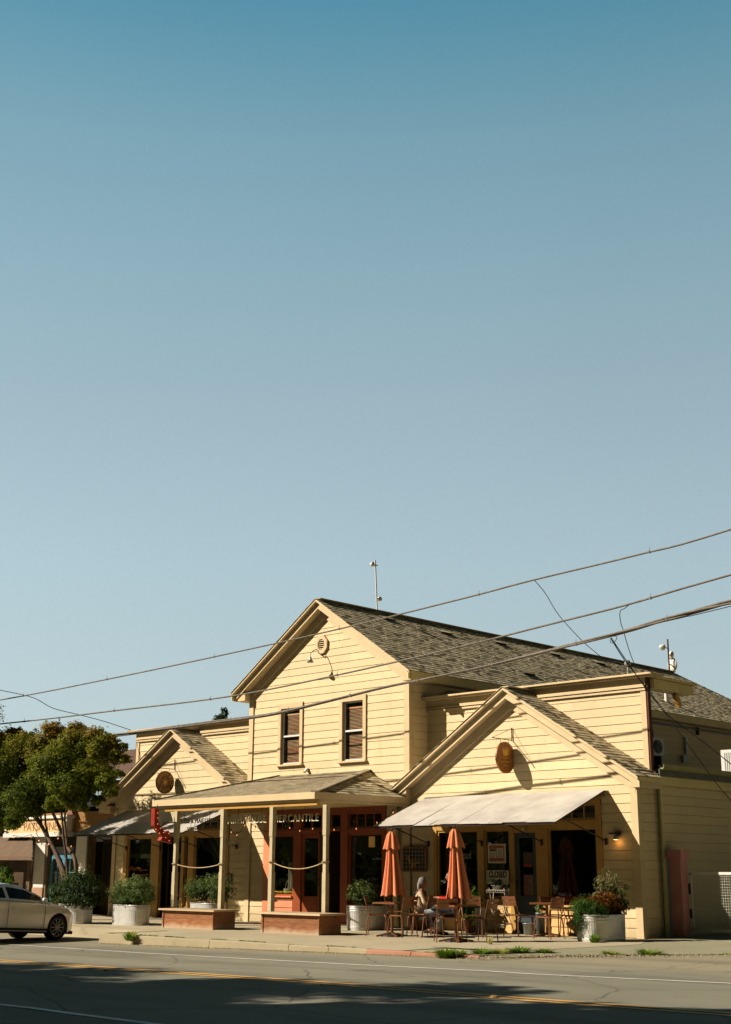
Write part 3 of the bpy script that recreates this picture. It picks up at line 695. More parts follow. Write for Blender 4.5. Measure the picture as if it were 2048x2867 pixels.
m.build('cup_emblem', YEL, b)
# the carved words are only a worn scrawl in the photo
m = MB()
for r_, (u0, u1) in enumerate(((-.17,.17), (-.10,.12))):
    u = u0; pts2 = []
    while u < u1: pts2.append((u, -.10-r_*.09+.022*math.sin(u*95+r_))); u += .012
    flat(pts2, .010)
m.build('worn_script', YEL, b)
q = lambda x, y: (240+x/3.53, 1950+y/3.53)
a = onY(*q(887,720), FY); c = onX(*q(784,848), a.x)
t, b, fx = disc_sign(a, 24.89, c.y, c.z, .34, .34, 'round dark brown WOODFIRED EATS sign with yellow letters hanging on the left gable', SIGND)
def ring_text(s, a0, a1, r, h, flip=False):
    for i, ch in enumerate(s):
        if ch == ' ': continue
        an = R_(a0+(a1-a0)*i/max(1, len(s)-1)); ctr = Vector((fx+.002, c.y+r*math.cos(an), c.z+r*math.sin(an)))
        up = Vector((0, math.cos(an), math.sin(an))) * (-1 if flip else 1); U = Vector((0, up.z, -up.y))
        text_on(ch, 'lettering', YEL, ctr-U*h*.33-up*h*.5, U, up, None, h, .003, .012, b)
ring_text('WOODFIRED', 185, -5, .255, .095); ring_text('EATS', 235, 305, .255, .095, True)
m = MB()
for k in range(12):
    an = k*math.pi/6; m.bar((fx, c.y+.05*math.cos(an), c.z+.05*math.sin(an)), (fx, c.y+(.14 if k % 2 else .10)*math.cos(an), c.z+(.14 if k % 2 else .10)*math.sin(an)), .006, .014, up=(0, -math.sin(an), math.cos(an)))
m.add([(fx+.004, c.y+.05*math.cos(k*math.pi/6), c.z+.05*math.sin(k*math.pi/6)) for k in range(12)], [tuple(range(12))])
m.build('sun_emblem', YEL, b)
# ------------------------------------------------------------------ gooseneck lamps
def goose(att, dy, dz, label, m_=GREY, r=.10, on=False, down=.24, drop=.0, lean=0.0):
    X = att.x; t = thing('wall_lamp', label, 'wall lamp', (X, FY, att.z)); m = MB(); pts = []
    for i in range(15):
        u = i/14; an = math.pi*u
        pts.append((X+lean*u, FY-.02-dy*u, att.z+dz*math.sin(an)*(1 if u > .3 else .55)+drop*u))
    pts.append((X+lean, FY-.02-dy, att.z+drop-down*.5)); m.tube(pts, .013, 6); m.lathe([(0,0),(.05,0),(.05,.02),(0,.02)], (0,0,0), 10)
    m.each('arm', m_, t)
    s = MB(); e = Vector((X+lean, FY-.02-dy, att.z+drop-down)); s.lathe([(.02,.16),(.035,.13),(.04,.09),(r,.0),(r-.01,.0),(.03,.085)], e, 16); s.build('lamp_shade', m_, t)
    s = MB(); s.lathe([(0,.0),(.025,.01),(.03,.04),(.018,.07)], e+Vector((0,0,.0)), 8); s.build('bulb', BULB if on else WHT, t)
goose(onY(904, 1836, FY), .46, .14, 'small grey gooseneck lamp under the octagonal vent high on the central gable')
goose(onY(671, 2349, FY), .45, .16, 'curved gooseneck lamp with a flat enamel shade on the wall behind the left porch posts', plain('cream_enamel', (.60,.52,.36), .4, .1), .16, down=.16)
# lit lamp at the right corner
p = onY(1733, 2336, FY); t = thing('wall_lamp', 'small lit porch lamp on the shaded wall at the right corner', 'wall lamp', p)
m = MB(); m.box((p.x-.06, FY-.06, p.z-.03), (p.x+.06, FY-.02, p.z+.05)); m.box((p.x-.13, FY-.20, p.z+.0), (p.x+.10, FY-.05, p.z+.035)); m.build('housing', IRON, t)
m = MB(); m.lathe([(.02,0),(.04,-.05),(.075,-.11)], (p.x, FY-.13, p.z), 12); m.build('lamp_shade', GREY, t)
m = MB(); m.lathe([(0,-.125),(.05,-.115),(.055,-.09),(.02,-.05)], (p.x, FY-.13, p.z), 12); m.build('bulb', emit_mat('lamp_glow', (1.0,.62,.28), 3), t)
ld = bpy.data.lights.new('porch_lamp_light', 'POINT'); ld.energy = .6; ld.color = (1,.5,.15); ld.shadow_soft_size = .04; lo = bpy.data.objects.new('porch_lamp_light', ld); COL.objects.link(lo); lo.location = (p.x+.01, FY-.13, p.z-.17)
# little door lamp
p = onY(1473, 2318, FY); t = thing('door_lamp', 'tiny brass bell lamp above the blue door', 'wall lamp', p); m = MB(); m.tube([(p.x, FY-.04, p.z+.06), (p.x, FY-.1, p.z+.06), (p.x, FY-.1, p.z)], .006, 5); m.lathe([(.01,.03),(.02,.0),(.045,-.06),(.04,-.06)], (p.x, FY-.1, p.z), 10); m.build('shade', GOLD, t)
# string lights under the porch
STR = MB(); t = thing('string_lights', 'dark string of small warm bulbs looping under the porch roof', 'string lights', (-25.5, 23.5, 3.0))
stops = [onY(628, 2270, 22.4), onY(648, 2322, 23.4), onY(664, 2330, 23.4), onY(686, 2303, 23.4), onY(696, 2280, 23.6), onY(716, 2312, 24.2), onY(770, 2322, 24.6), onY(812, 2310, 24.6), onY(840, 2318, 24.6), onY(876, 2312, 24.6), onY(936, 2315, 24.8), onY(998, 2312, 25), onY(1056, 2295, 25), onY(1101, 2266, 25.2)]
m = MB(); bl = MB()
for p, q2 in zip(stops, stops[1:]):
    n = 6; pts = [p.lerp(q2, i/n)-Vector((0,0,.10*4*(i/n)*(1-i/n))) for i in range(n+1)]; m.tube(pts, .006, 4)
for p in stops[:1]+stops[1:]:
    m.tube([p, p-Vector((0,0,.05))], .013, 6); bl.lathe([(.0,-.10),(.013,-.09),(.015,-.07),(.008,-.05)], p, 8)
m.tube([stops[0], stops[0]+Vector((0,0,.25))], .006, 4); m.tube([stops[-1], (stops[-1].x, FY-.03, stops[-1].z+.1)], .006, 4)
m.build('cable', WIREB, t); bl.each('bulb', BULB, t)
# ------------------------------------------------------------------ signs on the fronts
def board_at(px0, py0, px1, py1, y, th, mat_, name, label, cat):
    a = onY(px0, py0, y); b = onY(px1, py1, y); t = thing(name, label, cat, ((a.x+b.x)/2, y, (a.z+b.z)/2)); x0, x1, z0, z1 = a.x, b.x, b.z, a.z
    m = MB(); m.box((x0, y, z0), (x1, y+th, z1)); m.build('board', mat_, t); return t, x0, x1, z0, z1
CREAM = plain('aged_cream_sign', (.88,.82,.66), .6, .15)
INK = plain('dark_sign_ink', (.05,.03,.02), .6, .2)
t, x0, x1, z0, z1 = board_at(1364, 2438, 1425, 2475, FY-.10, .02, CREAM, 'closed_sign', 'cream CLOSED sign propped in the shopfront beside the blue door', 'sign')
text_on('CLOSED', 'lettering', INK, (x0+.055, FY-.101, z0+.14), (1,0,0), (0,0,1), x1-x0-.11, (z1-z0)*.52, .003, .03, t)
m = MB()
for a_, b_ in (((x0,z0),(x1,z0)), ((x0,z1),(x1,z1)), ((x0,z0),(x0,z1)), ((x1,z0),(x1,z1))): m.bar((a_[0], FY-.105, a_[1]), (b_[0], FY-.105, b_[1]), .014, .02)
m.build('rim', CREAM, t)
t, x0, x1, z0, z1 = board_at(1366, 2363, 1417, 2417, FY-.02, .02, plain('white_frame', (.85,.78,.6), .5, .1), 'menu_frame', 'pale framed menu of two sheets in the panel above the CLOSED sign', 'menu')
m = MB(); m.box((x0+.04, FY-.028, z0+.04), (x1-.04, FY-.021, z1-.04)); m.build('mount', plain('orange_mount', (.55,.20,.06), .6, .15), t)
m = MB(); w = (x1-x0-.14)/2; m.box((x0+.06, FY-.034, z0+.12), (x0+.06+w, FY-.029, z1-.12)); m.box((x1-.06-w, FY-.034, z0+.12), (x1-.06, FY-.029, z1-.10)); m.build('sheet', plain('paper', (.75,.68,.55), .7, .2, 30), t)
m = MB(); m.box((x0+.08, FY-.036, z1-.17), (x0+.05+w, FY-.0345, z1-.13))
for k in range(7): m.box((x0+.08, FY-.036, z1-.22-.03*k), (x0+.05+w*(.7+.3*rng.random()), FY-.0345, z1-.227-.03*k)); m.box((x1-.04-w, FY-.036, z1-.15-.035*k), (x1-.08-w*.3*rng.random(), FY-.0345, z1-.157-.035*k))
m.build('print', INK, t)
# wire dog picture on the wall
t, x0, x1, z0, z1 = board_at(1130, 2374, 1193, 2438, FY-.09, .06, plain('dark_picture_ground', (.03,.025,.02), .7, .3), 'wire_picture', 'wooden framed wire grid picture of a dog on the wall between the umbrellas', 'picture')
m = MB()
for a_, b_ in (((x0,z0),(x1,z0)), ((x0,z1),(x1,z1)), ((x0,z0),(x0,z1)), ((x1,z0),(x1,z1))): m.bar((a_[0], FY-.09, a_[1]), (b_[0], FY-.09, b_[1]), .04, .05)
m.build('frame', wood_mat('picture_frame_wood', (.22,.10,.04), (.32,.16,.06), knots=False), t)
m = MB()
for k in range(1, 7): xx = x0+(x1-x0)*k/7; m.bar((xx, FY-.10, z0), (xx, FY-.10, z1), .008)
for k in range(1, 6): zz = z0+(z1-z0)*k/6; m.bar((x0, FY-.10, zz), (x1, FY-.10, zz), .008)
m.build('wire_grid', plain('pale_wire', (.60,.55,.42), .5, .1), t)
m = MB(); dog = [(.30,.68),(.27,.62),(.25,.60),(.30,.56),(.31,.46),(.40,.42),(.62,.42),(.76,.36),(.78,.33),(.62,.35),(.58,.30),(.60,.14),(.56,.14),(.52,.30),(.46,.30),(.45,.10),(.41,.10),(.41,.32),(.32,.36),(.27,.44),(.28,.53),(.22,.56),(.24,.62)]
P2 = [(x0+(x1-x0)*u, FY-.112, z0+(z1-z0)*v) for u, v in dog]
for a_, b_ in zip(P2, P2[1:]+P2[:1]): m.bar(a_, b_, .012)
for k in range(24):
    i, j = rng.randrange(len(P2)), rng.randrange(len(P2))
    if abs(i-(22-j)) < 3: m.bar(P2[i], P2[j], .008)
m.build('dog_outline', YEL, t)
# number plates
t = thing('house_number', 'row of three small grey number tiles on the wall behind the left porch posts', 'house number', onY(638, 2465, FY))
for k, ch in enumerate('718'):
    a = onY(628+k*8.5, 2470, FY); m = MB(); m.box((a.x, FY-.05, a.z-.02), (a.x+.10, FY-.03, a.z+.22)); m.build('tile', plain('number_tile', (.20,.17,.15), .5, .2), t)
    text_on(ch, 'numeral', plain('number_paint', (.42,.38,.34), .5, .1), (a.x+.015, FY-.052, a.z+.02), (1,0,0), (0,0,1), .07, .15, .002, .0, t)
# lettering on the panes
WL = plain('white_vinyl_lettering', (.62,.60,.46), .5, .05)
a = onY(1286, 2405, FY+.02); b_ = onY(1319, 2402, FY+.02); text_on('wood', 'window_lettering', WL, (a.x, FY+.02, a.z), (1,0,0), (0,0,1), b_.x-a.x, .20, .002, -.02, B)
a = onY(1288, 2431, FY+.02); b_ = onY(1308, 2431, FY+.02); text_on('ket', 'window_lettering', WL, (a.x, FY+.02, a.z), (1,0,0), (0,0,1), b_.x-a.x, .18, .002, -.02, B)
OL = plain('orange_vinyl_lettering', (.55,.14,.03), .5, .05)
a = onY(361, 2440, FY+.02); b_ = onY(397, 2440, FY+.02); text_on('offspring', 'window_lettering', OL, (a.x, FY+.02, a.z), (1,0,0), (0,0,1), b_.x-a.x, .16, .002, -.01, B)
a = onY(372, 2449, FY+.02); b_ = onY(414, 2449, FY+.02); m = MB(); m.box((a.x, FY+.018, a.z), (b_.x, FY+.022, a.z+.015)); a2 = onY(398, 2437, FY+.02); m.box((a2.x, FY+.018, a2.z), (b_.x, FY+.022, a2.z+.02)); m.build('window_lettering', OL, B)
a = onY(738, 2506, FY+.03); text_on('FARMHOUSE MERCANTILE', 'window_lettering', plain('yellow_vinyl_lettering', (.75,.62,.05), .5, .05), (-28.1, FY+.04, .80), (1,0,0), (0,0,1), .86, .045, .002, .0, B)
# red banner below the right-hand window
t = thing('window_banner', 'dark red banner with gold script along the sill of the right-hand window', 'banner', (-17.9, FY, .72)); m = MB(); m.box((-18.56, FY-.06, .665), (-17.24, FY-.045, .86)); m.build('cloth', plain('red_banner_cloth', (.30,.03,.015), .6, .3), t)
for k, wd in enumerate(('Coffee', 'Espresso', 'Pastries', 'Lunch')): text_on(wd, 'lettering', YEL, (-18.48+k*.33, FY-.061, .73), (1,0,0), (0,0,1), .26, .075, .002, -.01, t)
# posters on the blue door
card(-19.33, -19.06, 1.52, 1.83, (.13,.09,.05), 'poster', FY+.015); card(-19.32, -19.07, 1.50, 1.56, (.45,.06,.03), 'poster', FY+.005)
card(-19.33, -19.06, .86, 1.32, (.32,.22,.14), 'poster', FY+.015)
m = MB()
for k in range(12): m.box((-19.31, FY+.008, .88+.034*k), (-19.31+.10+.13*rng.random(), FY+.013, .895+.034*k))
m.build('poster', plain('poster_red_print', (.32,.08,.05), .6, .2), B)
# ------------------------------------------------------------------ goods seen inside the coral windows
m = MB(); c = (-27.66, FY+.30, .74); bw = plain('wicker', (.50,.44,.30), .8, .4, 60)
m.lathe([(.0,0),(.13,0),(.17,.10),(.18,.17),(.165,.17),(.15,.08),(.12,.02)], c, 20)
t = thing('wicker_basket', 'pale round basket with a tall hoop handle in the coral shop window', 'basket', c)
m.build('basket_body', bw, t); m = MB(); m.tube([(c[0]+.17*math.cos(k*math.pi/14), c[1], c[2]+.17+.24*math.sin(k*math.pi/14)) for k in range(15)], .010, 6); m.build('handle', bw, t)
def mushroom(px, py, Y, r, z0, label):
    p = onY(px, py, Y); t = thing('table_lamp', label, 'table lamp', (p.x, Y, z0)); m = MB()
    m.lathe([(r,0),(r*.95,.04),(r*.75,.09),(r*.4,.125),(.02,.14)], p, 24); m.build('lamp_shade', plain('glazed_lamp_shade', (.34,.30,.17), .25, .15), t); m = MB(); m.lathe([(.08,z0-p.z),(.08,z0-p.z+.02),(.02,z0-p.z+.05),(.02,.03)], p, 12); m.build('stand', IRON, t)
mushroom(1046, 2448, FY+.7, .26, .9, 'mushroom table lamp seen through the right coral window, upper')
mushroom(1050, 2484, FY+.35, .27, .45, 'low shiny dome lamp at the bottom of the right coral window')
m = MB(); m.box((-25.05, FY+.25, .28), (-23.9, FY+1.0, .48)); m.box((-24.95, FY+.2, .81), (-24.35, FY+.8, .83)); m.build('display_table', CREAM, B)
m = MB(); p = onY(1041, 2357, FY+.6); m.box((p.x-.06, FY+.55, p.z-.14), (p.x+.06, FY+.67, p.z+.14)); o = m.build('lantern', emit_mat('dim_lantern', (.55,.28,.08), .45)); tag(o, 'small glowing square lantern inside the right coral window', 'lantern')
f = MB(); x0, x1 = onY(986, 2400, FY+1.2).x, onY(1022, 2400, FY+1.2).x
f.box((x0, FY+1.2, .3), (x0+.10, FY+1.25, 2.4)); f.box((x1-.10, FY+1.2, .3), (x1, FY+1.25, 2.4)); f.box((x0+.1, FY+1.2, 2.1), (x1-.1, FY+1.25, 2.4)); f.box((x0+.1, FY+1.2, .3), (x1-.1, FY+1.25, .65)); f.build('inner_door', OCH, B)
# ------------------------------------------------------------------ foliage helpers
def rsph(rr):
    while True:
        v = Vector((rr.uniform(-1,1), rr.uniform(-1,1), rr.uniform(-1,1)))
        if .001 < v.length <= 1: return v
def leaf(mb, p, n, size, asp, rr, tone):
    a = n.cross(Vector((rr.uniform(-1,1), rr.uniform(-1,1), rr.uniform(-1,1))))
    if a.length < 1e-3: a = Vector((1,0,0))
    a.normalize(); b = n.cross(a).normalized(); l = size*rr.uniform(.6, 1.3); w = l*asp
    k = n*(l*.18)
    mb.add([p-a*l, p+b*w+k*.3, p+a*l-k, p-b*w+k*.3], [(0,1,2,3)], (tone, rr.random()))
def foliage(blobs, n, size, asp=.45, seed=1, shell=.55, clump=0, top_tone=.0, up=.3, h0=.45):
    """blobs: (centre, (rx,ry,rz)); leaves sit mostly near each blob's skin, in clumps"""
    rr = random.Random(seed); mb = MB(); vol = [b[1][0]*b[1][1]*b[1][2] for b in blobs]; tot = sum(v**.67 for v in vol)
    zs = [b[0][2] for b in blobs]; zlo, zhi = min(z-b[1][2] for z, b in zip(zs, blobs)), max(z+b[1][2] for z, b in zip(zs, blobs))
    for (c, r), v in zip(blobs, vol):
        m = int(n*v**.67/tot); c = Vector(c)
        cl = [rsph(rr).normalized()*rr.uniform(shell, 1.0) for _ in range(max(6, m//max(1, clump)))] if clump else None
        btone = rr.uniform(-.12, .12)
        for i in range(m):
            if cl:
                q = cl[i % len(cl)]+rsph(rr)*.30
            else: q = rsph(rr).normalized()*(shell+(1.05-shell)*rr.random()**.6)
            if rr.random() < .05: q = q*rr.uniform(1.05, 1.4)
            p = c+Vector((q.x*r[0], q.y*r[1], q.z*r[2]))
            nn = (Vector((q.x, q.y, q.z+up))+rsph(rr)*.9).normalized()
            h = (p.z-zlo)/(zhi-zlo+1e-6)
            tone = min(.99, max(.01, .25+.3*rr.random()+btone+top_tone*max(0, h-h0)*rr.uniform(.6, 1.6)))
            leaf(mb, p, nn, size, asp, rr, tone)
    return mb
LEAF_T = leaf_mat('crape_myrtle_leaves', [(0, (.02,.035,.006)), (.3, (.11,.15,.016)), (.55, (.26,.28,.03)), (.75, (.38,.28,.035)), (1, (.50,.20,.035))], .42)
LEAF_O = leaf_mat('oleander_leaves', [(0, (.04,.07,.02)), (.35, (.13,.19,.06)), (.7, (.26,.32,.13)), (1, (.42,.46,.24))], .3)
LEAF_D = leaf_mat('dark_shrub_leaves', [(0, (.010,.022,.006)), (.4, (.03,.06,.012)), (1, (.07,.12,.025))], .25)
LEAF_R = leaf_mat('rosemary_leaves', [(0, (.02,.06,.01)), (.5, (.06,.15,.02)), (1, (.14,.26,.04))], .3)
LEAF_C = leaf_mat('coppery_leaves', [(0, (.12,.035,.01)), (.5, (.32,.11,.02)), (1, (.50,.26,.05))], .3)
LEAF_G = leaf_mat('fresh_green_leaves', [(0, (.05,.12,.015)), (.5, (.14,.28,.03)), (1, (.38,.45,.08))], .4)
GRASS = leaf_mat('weed_grass', [(0, (.15,.28,.03)), (.5, (.30,.44,.05)), (.8, (.62,.55,.18)), (1, (.75,.62,.32))], .5)
BARK = wood_mat('smooth_tan_bark', (.20,.13,.08), (.42,.30,.20), (5,5,1.2), .7, False)
BARKT = wood_mat('brown_grey_bark', (.10,.065,.04), (.24,.165,.11), (5,5,1.2), .75, False)
BARKD = wood_mat('rough_dark_bark', (.07,.05,.035), (.14,.10,.07), (5,5,1.2), .85, False)
SOIL = plain('potting_soil', (.05,.035,.02), .95, .3)
# ------------------------------------------------------------------ galvanised tanks with shrubs
TANK = plain('galvanised_tank', (.72,.71,.68), .36, .16, 3, metal=.3)
def tank(t, a, b, h):
    n = 120; m = MB(); ribs = 44
    def rad(z):
        u = z/h; r = 1.0
        for zc in (.12, .80, .90): r += .022*math.exp(-((u-zc)/.02)**2)
        return r
    prof = [k/30 for k in range(31)]; vs = []
    for u in prof:
        for k in range(n):
            th = 2*math.pi*k/n; ct, st = math.cos(th), math.sin(th)
            ex = .72; x = a*math.copysign(abs(ct)**ex, ct); y = b*math.copysign(abs(st)**ex, st)
            rb = 1+.010*math.sin(th*ribs)*(1 if .16 < u < .74 else 0); k2 = rad(u*h)*rb*(.975+.025*u)
            vs.append((x*k2, y*k2, u*h))
    m.add(vs, [(i*n+k, i*n+(k+1) % n, (i+1)*n+(k+1) % n, (i+1)*n+k) for i in range(30) for k in range(n)], None, 0, True)
    m.tube([(a*math.copysign(abs(math.cos(k*math.pi/30))**.72, math.cos(k*math.pi/30))*1.01, b*math.copysign(abs(math.sin(k*math.pi/30))**.72, math.sin(k*math.pi/30))*1.01, h) for k in range(61)], .013, 6, cap=False)
    m.local('tank', TANK, t)
    m = MB(); m.add([(a*.96*math.copysign(abs(math.cos(k*math.pi/18))**.72, math.cos(k*math.pi/18)), b*.96*math.copysign(abs(math.sin(k*math.pi/18))**.72, math.sin(k*math.pi/18)), h-.04) for k in range(36)], [tuple(range(36))]); m.local('soil', SOIL, t)
GP = 'shrubs in galvanised stock tanks'
def planter(loc, a, b, h, rz, label, blobs, lm, n, size, seed, asp=.3, stems=8, group=GP, hz=0):
    t = thing('stock_tank_planter', label, 'planter', loc, rz, group); tank(t, a, b, h)
    rr = random.Random(seed); m = MB()
    for k in range(stems):
        bb = blobs[k % len(blobs)]; q = Vector(bb[0])+rsph(rr)*min(bb[1])*.5; s0 = Vector((rr.uniform(-.6,.6)*a, rr.uniform(-.5,.5)*b, h-.05)); m.tube([s0, s0.lerp(q, .5)+rsph(rr)*.04, q], [.012, .009, .005], 5)
    m.local('stem', BARK, t)
    foliage(blobs, n, size, asp, seed, .45, 14, .5, .5).local('foliage', lm, t); return t
p = onZ(183, 2589); planter((-31.0, 21.15, 0), .52, .36, .50, 0, 'dark green bushy shrub in a round steel tank below the tree, nearest the parked car', [((-.45,0,.80),(.55,.45,.42)), ((.1,.05,.92),(.60,.5,.48)), ((.62,.0,.78),(.48,.42,.38)), ((.0,-.2,.62),(.7,.3,.25))], LEAF_D, 6500, .052, 3, .42)
planter((-29.28, 21.72, 0), .60, .33, .50, 0, 'silvery green shrub in an oval steel tank left of the left bench box', [((-.35,0,.82),(.45,.38,.33)), ((.15,.05,.90),(.48,.4,.36)), ((.50,.0,.80),(.36,.36,.32)), ((0,-.1,.62),(.6,.34,.16))], LEAF_O, 5200, .050, 5, .26)
planter((-28.9, 24.0, 0), .55, .33, .52, 0, 'grey green shrub in a steel tank standing behind the left bench box', [((-.42,0,.88),(.40,.38,.32)), ((.05,.05,.98),(.42,.36,.34)), ((.52,.0,.92),(.42,.38,.36))], LEAF_O, 4800, .050, 9, .26)
planter((-23.15, 24.35, 0), .34, .62, .56, 0, 'small clipped shrub in a ribbed steel tank right of the right bench box', [((0,-.22,.88),(.36,.36,.28)), ((.05,.3,.84),(.34,.36,.26))], LEAF_O, 3300, .047, 11, .3)
t = planter((-16.24, 24.15, -.02), .36, .62, .55, 0, 'large steel tank at the right corner planted with rosemary, copper foliage and a twiggy shrub', [((.06,.25,1.25),(.30,.34,.30)), ((.16,.45,1.10),(.28,.32,.22)), ((-.02,.0,1.00),(.2,.2,.2))], leaf_mat('sparse_olive_leaves', [(0, (.10,.12,.04)), (.5, (.24,.24,.10)), (1, (.45,.42,.24))], .3), 900, .040, 13, .35, stems=34)
foliage([((-.05,-.45,.70),(.34,.30,.22)), ((-.12,-.62,.50),(.20,.16,.30)), ((.12,-.35,.62),(.25,.25,.2))], 4200, .050, .12, 21, .3, 10, .3).local('rosemary', LEAF_R, t)
foliage([((.06,.0,.82),(.32,.34,.22)), ((.10,.2,.72),(.26,.3,.18))], 1500, .055, .3, 22, .3, 8, .3).local('copper_foliage', LEAF_C, t)
foliage([((.05,.50,.72),(.30,.20,.20))], 700, .045, .4, 23, .3, 8, .3).local('green_foliage', LEAF_D, t)
# weeds -----------------------------------------------------------
def tuft(mb, c, r, h, n, rr, tone0=.0, tone1=.6, w=.006):
    c = Vector(c)
    for _ in range(n):
        a = rr.uniform(0, 6.283); s = Vector((math.cos(a), math.sin(a), 0)); b = c+s*rr.random()*r*.5+Vector((0,0,-.01)); hh = h*rr.uniform(.4, 1.1)
        m1 = b+Vector((0,0,hh*.6))+s*r*.3; e = b+Vector((0,0,hh*rr.uniform(.6,1)))+s*r*rr.uniform(.5,1.1); k = Vector((-s.y, s.x, 0))*w*rr.uniform(.7,1.8); tn = rr.uniform(tone0, tone1)
        mb.add([b-k, b+k, m1+k, m1-k, e], [(0,1,2,3),(3,2,4)], (tn, rr.random()))
def kz(X): return max(-.24, min(0, .0157*(X+12.5)))
rr = random.Random(5)
weeds = [(onZ(365,2632,-.1), .22, .22, 140, .0, .9, 'pale weed tuft growing from the kerb below the left bench box'), (onZ(717,2652,-.1), .10, .16, 40, .0, .5, 'small weed in the kerb joint left of the right bench box'),
 (onZ(1250,2682,-.05), .26, .20, 260, .0, .5, 'dense bright green grass tuft against the red kerb'), (onZ(1293,2680,-.05), .14, .16, 60, .1, .6, 'thin weed just right of the dense tuft on the red kerb'),
 (onZ(1350,2676,-.03), .24, .16, 200, .0, .6, 'leafy green weed at the end of the red kerb'), (onZ(1400,2674,-.02), .22, .14, 160, .55, 1.0, 'dry brown weed clump at the end of the red kerb'), (onZ(1452,2668,.0), .30, .13, 240, .0, .6, 'wide green weed patch right of the dry clump'),
 (onZ(1522,2668,.0), .24, .10, 160, .05, .7, 'low weed patch in front of the right-hand table'), (onZ(1372,2645,.0), .08, .22, 16, .8, 1.0, 'pale dry grass stalk on the pavement edge'), (onZ(1710,2672,.0), .22, .08, 90, .1, .8, 'small weed in the tarmac seam before the steel tank'), (onZ(1818,2672,.0), .32, .11, 170, .0, .7, 'weed patch in the tarmac seam right of the corner'), (onZ(1665,2640,0), .16, .22, 80, 0, .3, 'leafy weed at the foot of the large steel tank')]
for p, r, h, n, a, b_, lab in weeds:
    mb = MB(); tuft(mb, p, r, h, n, rr, a, b_, .009); o = mb.build('weed_tuft', GRASS); tag(o, lab, 'weed', 'weeds along the kerb')
# ------------------------------------------------------------------ cafe chairs and tables
def make_chair():
    t = thing('cafe_chair', 'x', 'chair', (0,0,0))
    # seat faces +Y in its own frame, back at -Y
    m = MB(); n = 7
    for k in range(n):
        y = -.17+k*.058; m.box((-.19+.0, y, .452-.012*abs(k-3)/3*0), (.19, y+.047, .466))
    m.local('seat', CHAIRM, t)
    r = .0115
    for s in (-1, 1):
        m = MB(); m.tube([(s*.235, .245, 0), (s*.215, .215, .38), (s*.195, .185, .44), (s*.15, .16, .452)], r, 6); m.local('leg', CHAIRM, t)
        m = MB(); m.tube([(s*.225, -.235, 0), (s*.205, -.19, .40), (s*.195, -.16, .448)], r, 6); m.local('leg', CHAIRM, t)
        m = MB(); m.tube([(s*.19, .19, .445), (s*.2, -.17, .445), (s*.205, -.215, .62), (s*.20, -.275, .84)], r, 6); m.local('back_frame', CHAIRM, t)
    m = MB()
    for z0, z1 in ((.775, .85), (.655, .755)):
        vs = []
        for z, yy in ((z0, -.225-.24*(z0-.62)), (z1, -.225-.24*(z1-.62))):
            for i in range(9): u = -1+i/4; vs.append((u*.205, yy-.018*(1-u*u), z))
        m.add(vs, [(i, i+1, 10+i, 9+i) for i in range(8)], None, 0, True)
        m.add([(x, y-.008, z) for x, y, z in vs], [(i, i+1, 10+i, 9+i) for i in range(8)], None, 0, True)
        m.tube([(vs[9+i][0], vs[9+i][1]-.004, vs[9+i][2]) for i in range(9)], .006, 5); 
    m.local('backrest', CHAIRM, t); return t
def wall_clamp(px, py, ymax=25.1):
    p = onZ(px, py); 
    if p.y > ymax: p = onY(px, py, ymax)
    return (p.x, p.y, 0)
chair0 = make_chair(); CG = 'brown metal cafe chairs on the pavement'
A_R, A_T, A_L, A_B = 0, 1, 2, 3
# position (foot pixels), heading in degrees (direction the sitter faces, 0 = +Y away from the street), label
CH = [((1057,2620), -52, 'leftmost brown metal chair, turned towards the left umbrella table'),
 ((1128,2624), 84, 'brown metal chair with its back to the street, just right of the left umbrella pole'),
 ((1114,2606), -72, 'brown metal chair behind the left umbrella table, half hidden by it'),
 ((1176,2618), 118, 'brown metal chair right in front of the seated woman'),
 ((1212,2625), -50, 'brown metal chair left of the right umbrella table, facing it'),
 ((1251,2637), 46, 'front brown metal chair with its slatted back squarely to the street at the right umbrella'),
 ((1322,2625), -140, 'brown metal chair facing the street behind the right umbrella table, its back catching the sun'),
 ((1352,2637), 98, 'brown metal chair seen sideways at the right end of the right umbrella table'),
 ((1452,2622), -8, 'lone brown metal chair between the umbrella tables and the right-hand table'),
 ((1540,2629), 84, 'brown metal chair with its back to the street at the right-hand table'),
 ((1553,2613), -118, 'brown metal chair behind the right-hand table, facing the street'),
 ((1602,2622), -45, 'rightmost brown metal chair, next to the large steel tank')]
for i, (pp, hd, lab) in enumerate(CH):
    c = chair0 if i == 0 else copy_tree(chair0)
    c.location = wall_clamp(*pp); c.rotation_euler = (0, 0, R_(hd)); tag(c, lab, None, CG)
def make_table():
    t = thing('cafe_table', 'x', 'table', (0,0,0)); m = MB()
    for k in range(7): m.box((-.31+k*.089, -.31, .715), (-.31+k*.089+.082, .31, .73))
    m.box((-.31, -.312, .69), (.312, -.30, .716)); m.box((-.31, .30, .69), (.312, .312, .716)); m.local('tabletop', CHAIRM, t)
    m = MB(); m.tube([(0,0,.05), (0,0,.70)], .032, 10); m.local('column', CHAIRM, t)
    for k in range(4):
        a = R_(45+90*k+10); m = MB(); m.bar((0,0,.075), (.36*math.cos(a), .36*math.sin(a), .015), .055, .03); m.local('foot', CHAIRM, t)
    return t
tab0 = make_table(); U1 = onZ(1098, 2622); U2 = onZ(1278, 2637)
TB = [((U1.x, U1.y, 0), 5, 'square brown metal table around the pole of the left umbrella'), ((U2.x, U2.y, 0), -8, 'square brown metal table around the pole of the right umbrella'), (wall_clamp(1534, 2618, 24.9), 20, 'square brown metal table without an umbrella, near the right-hand window')]
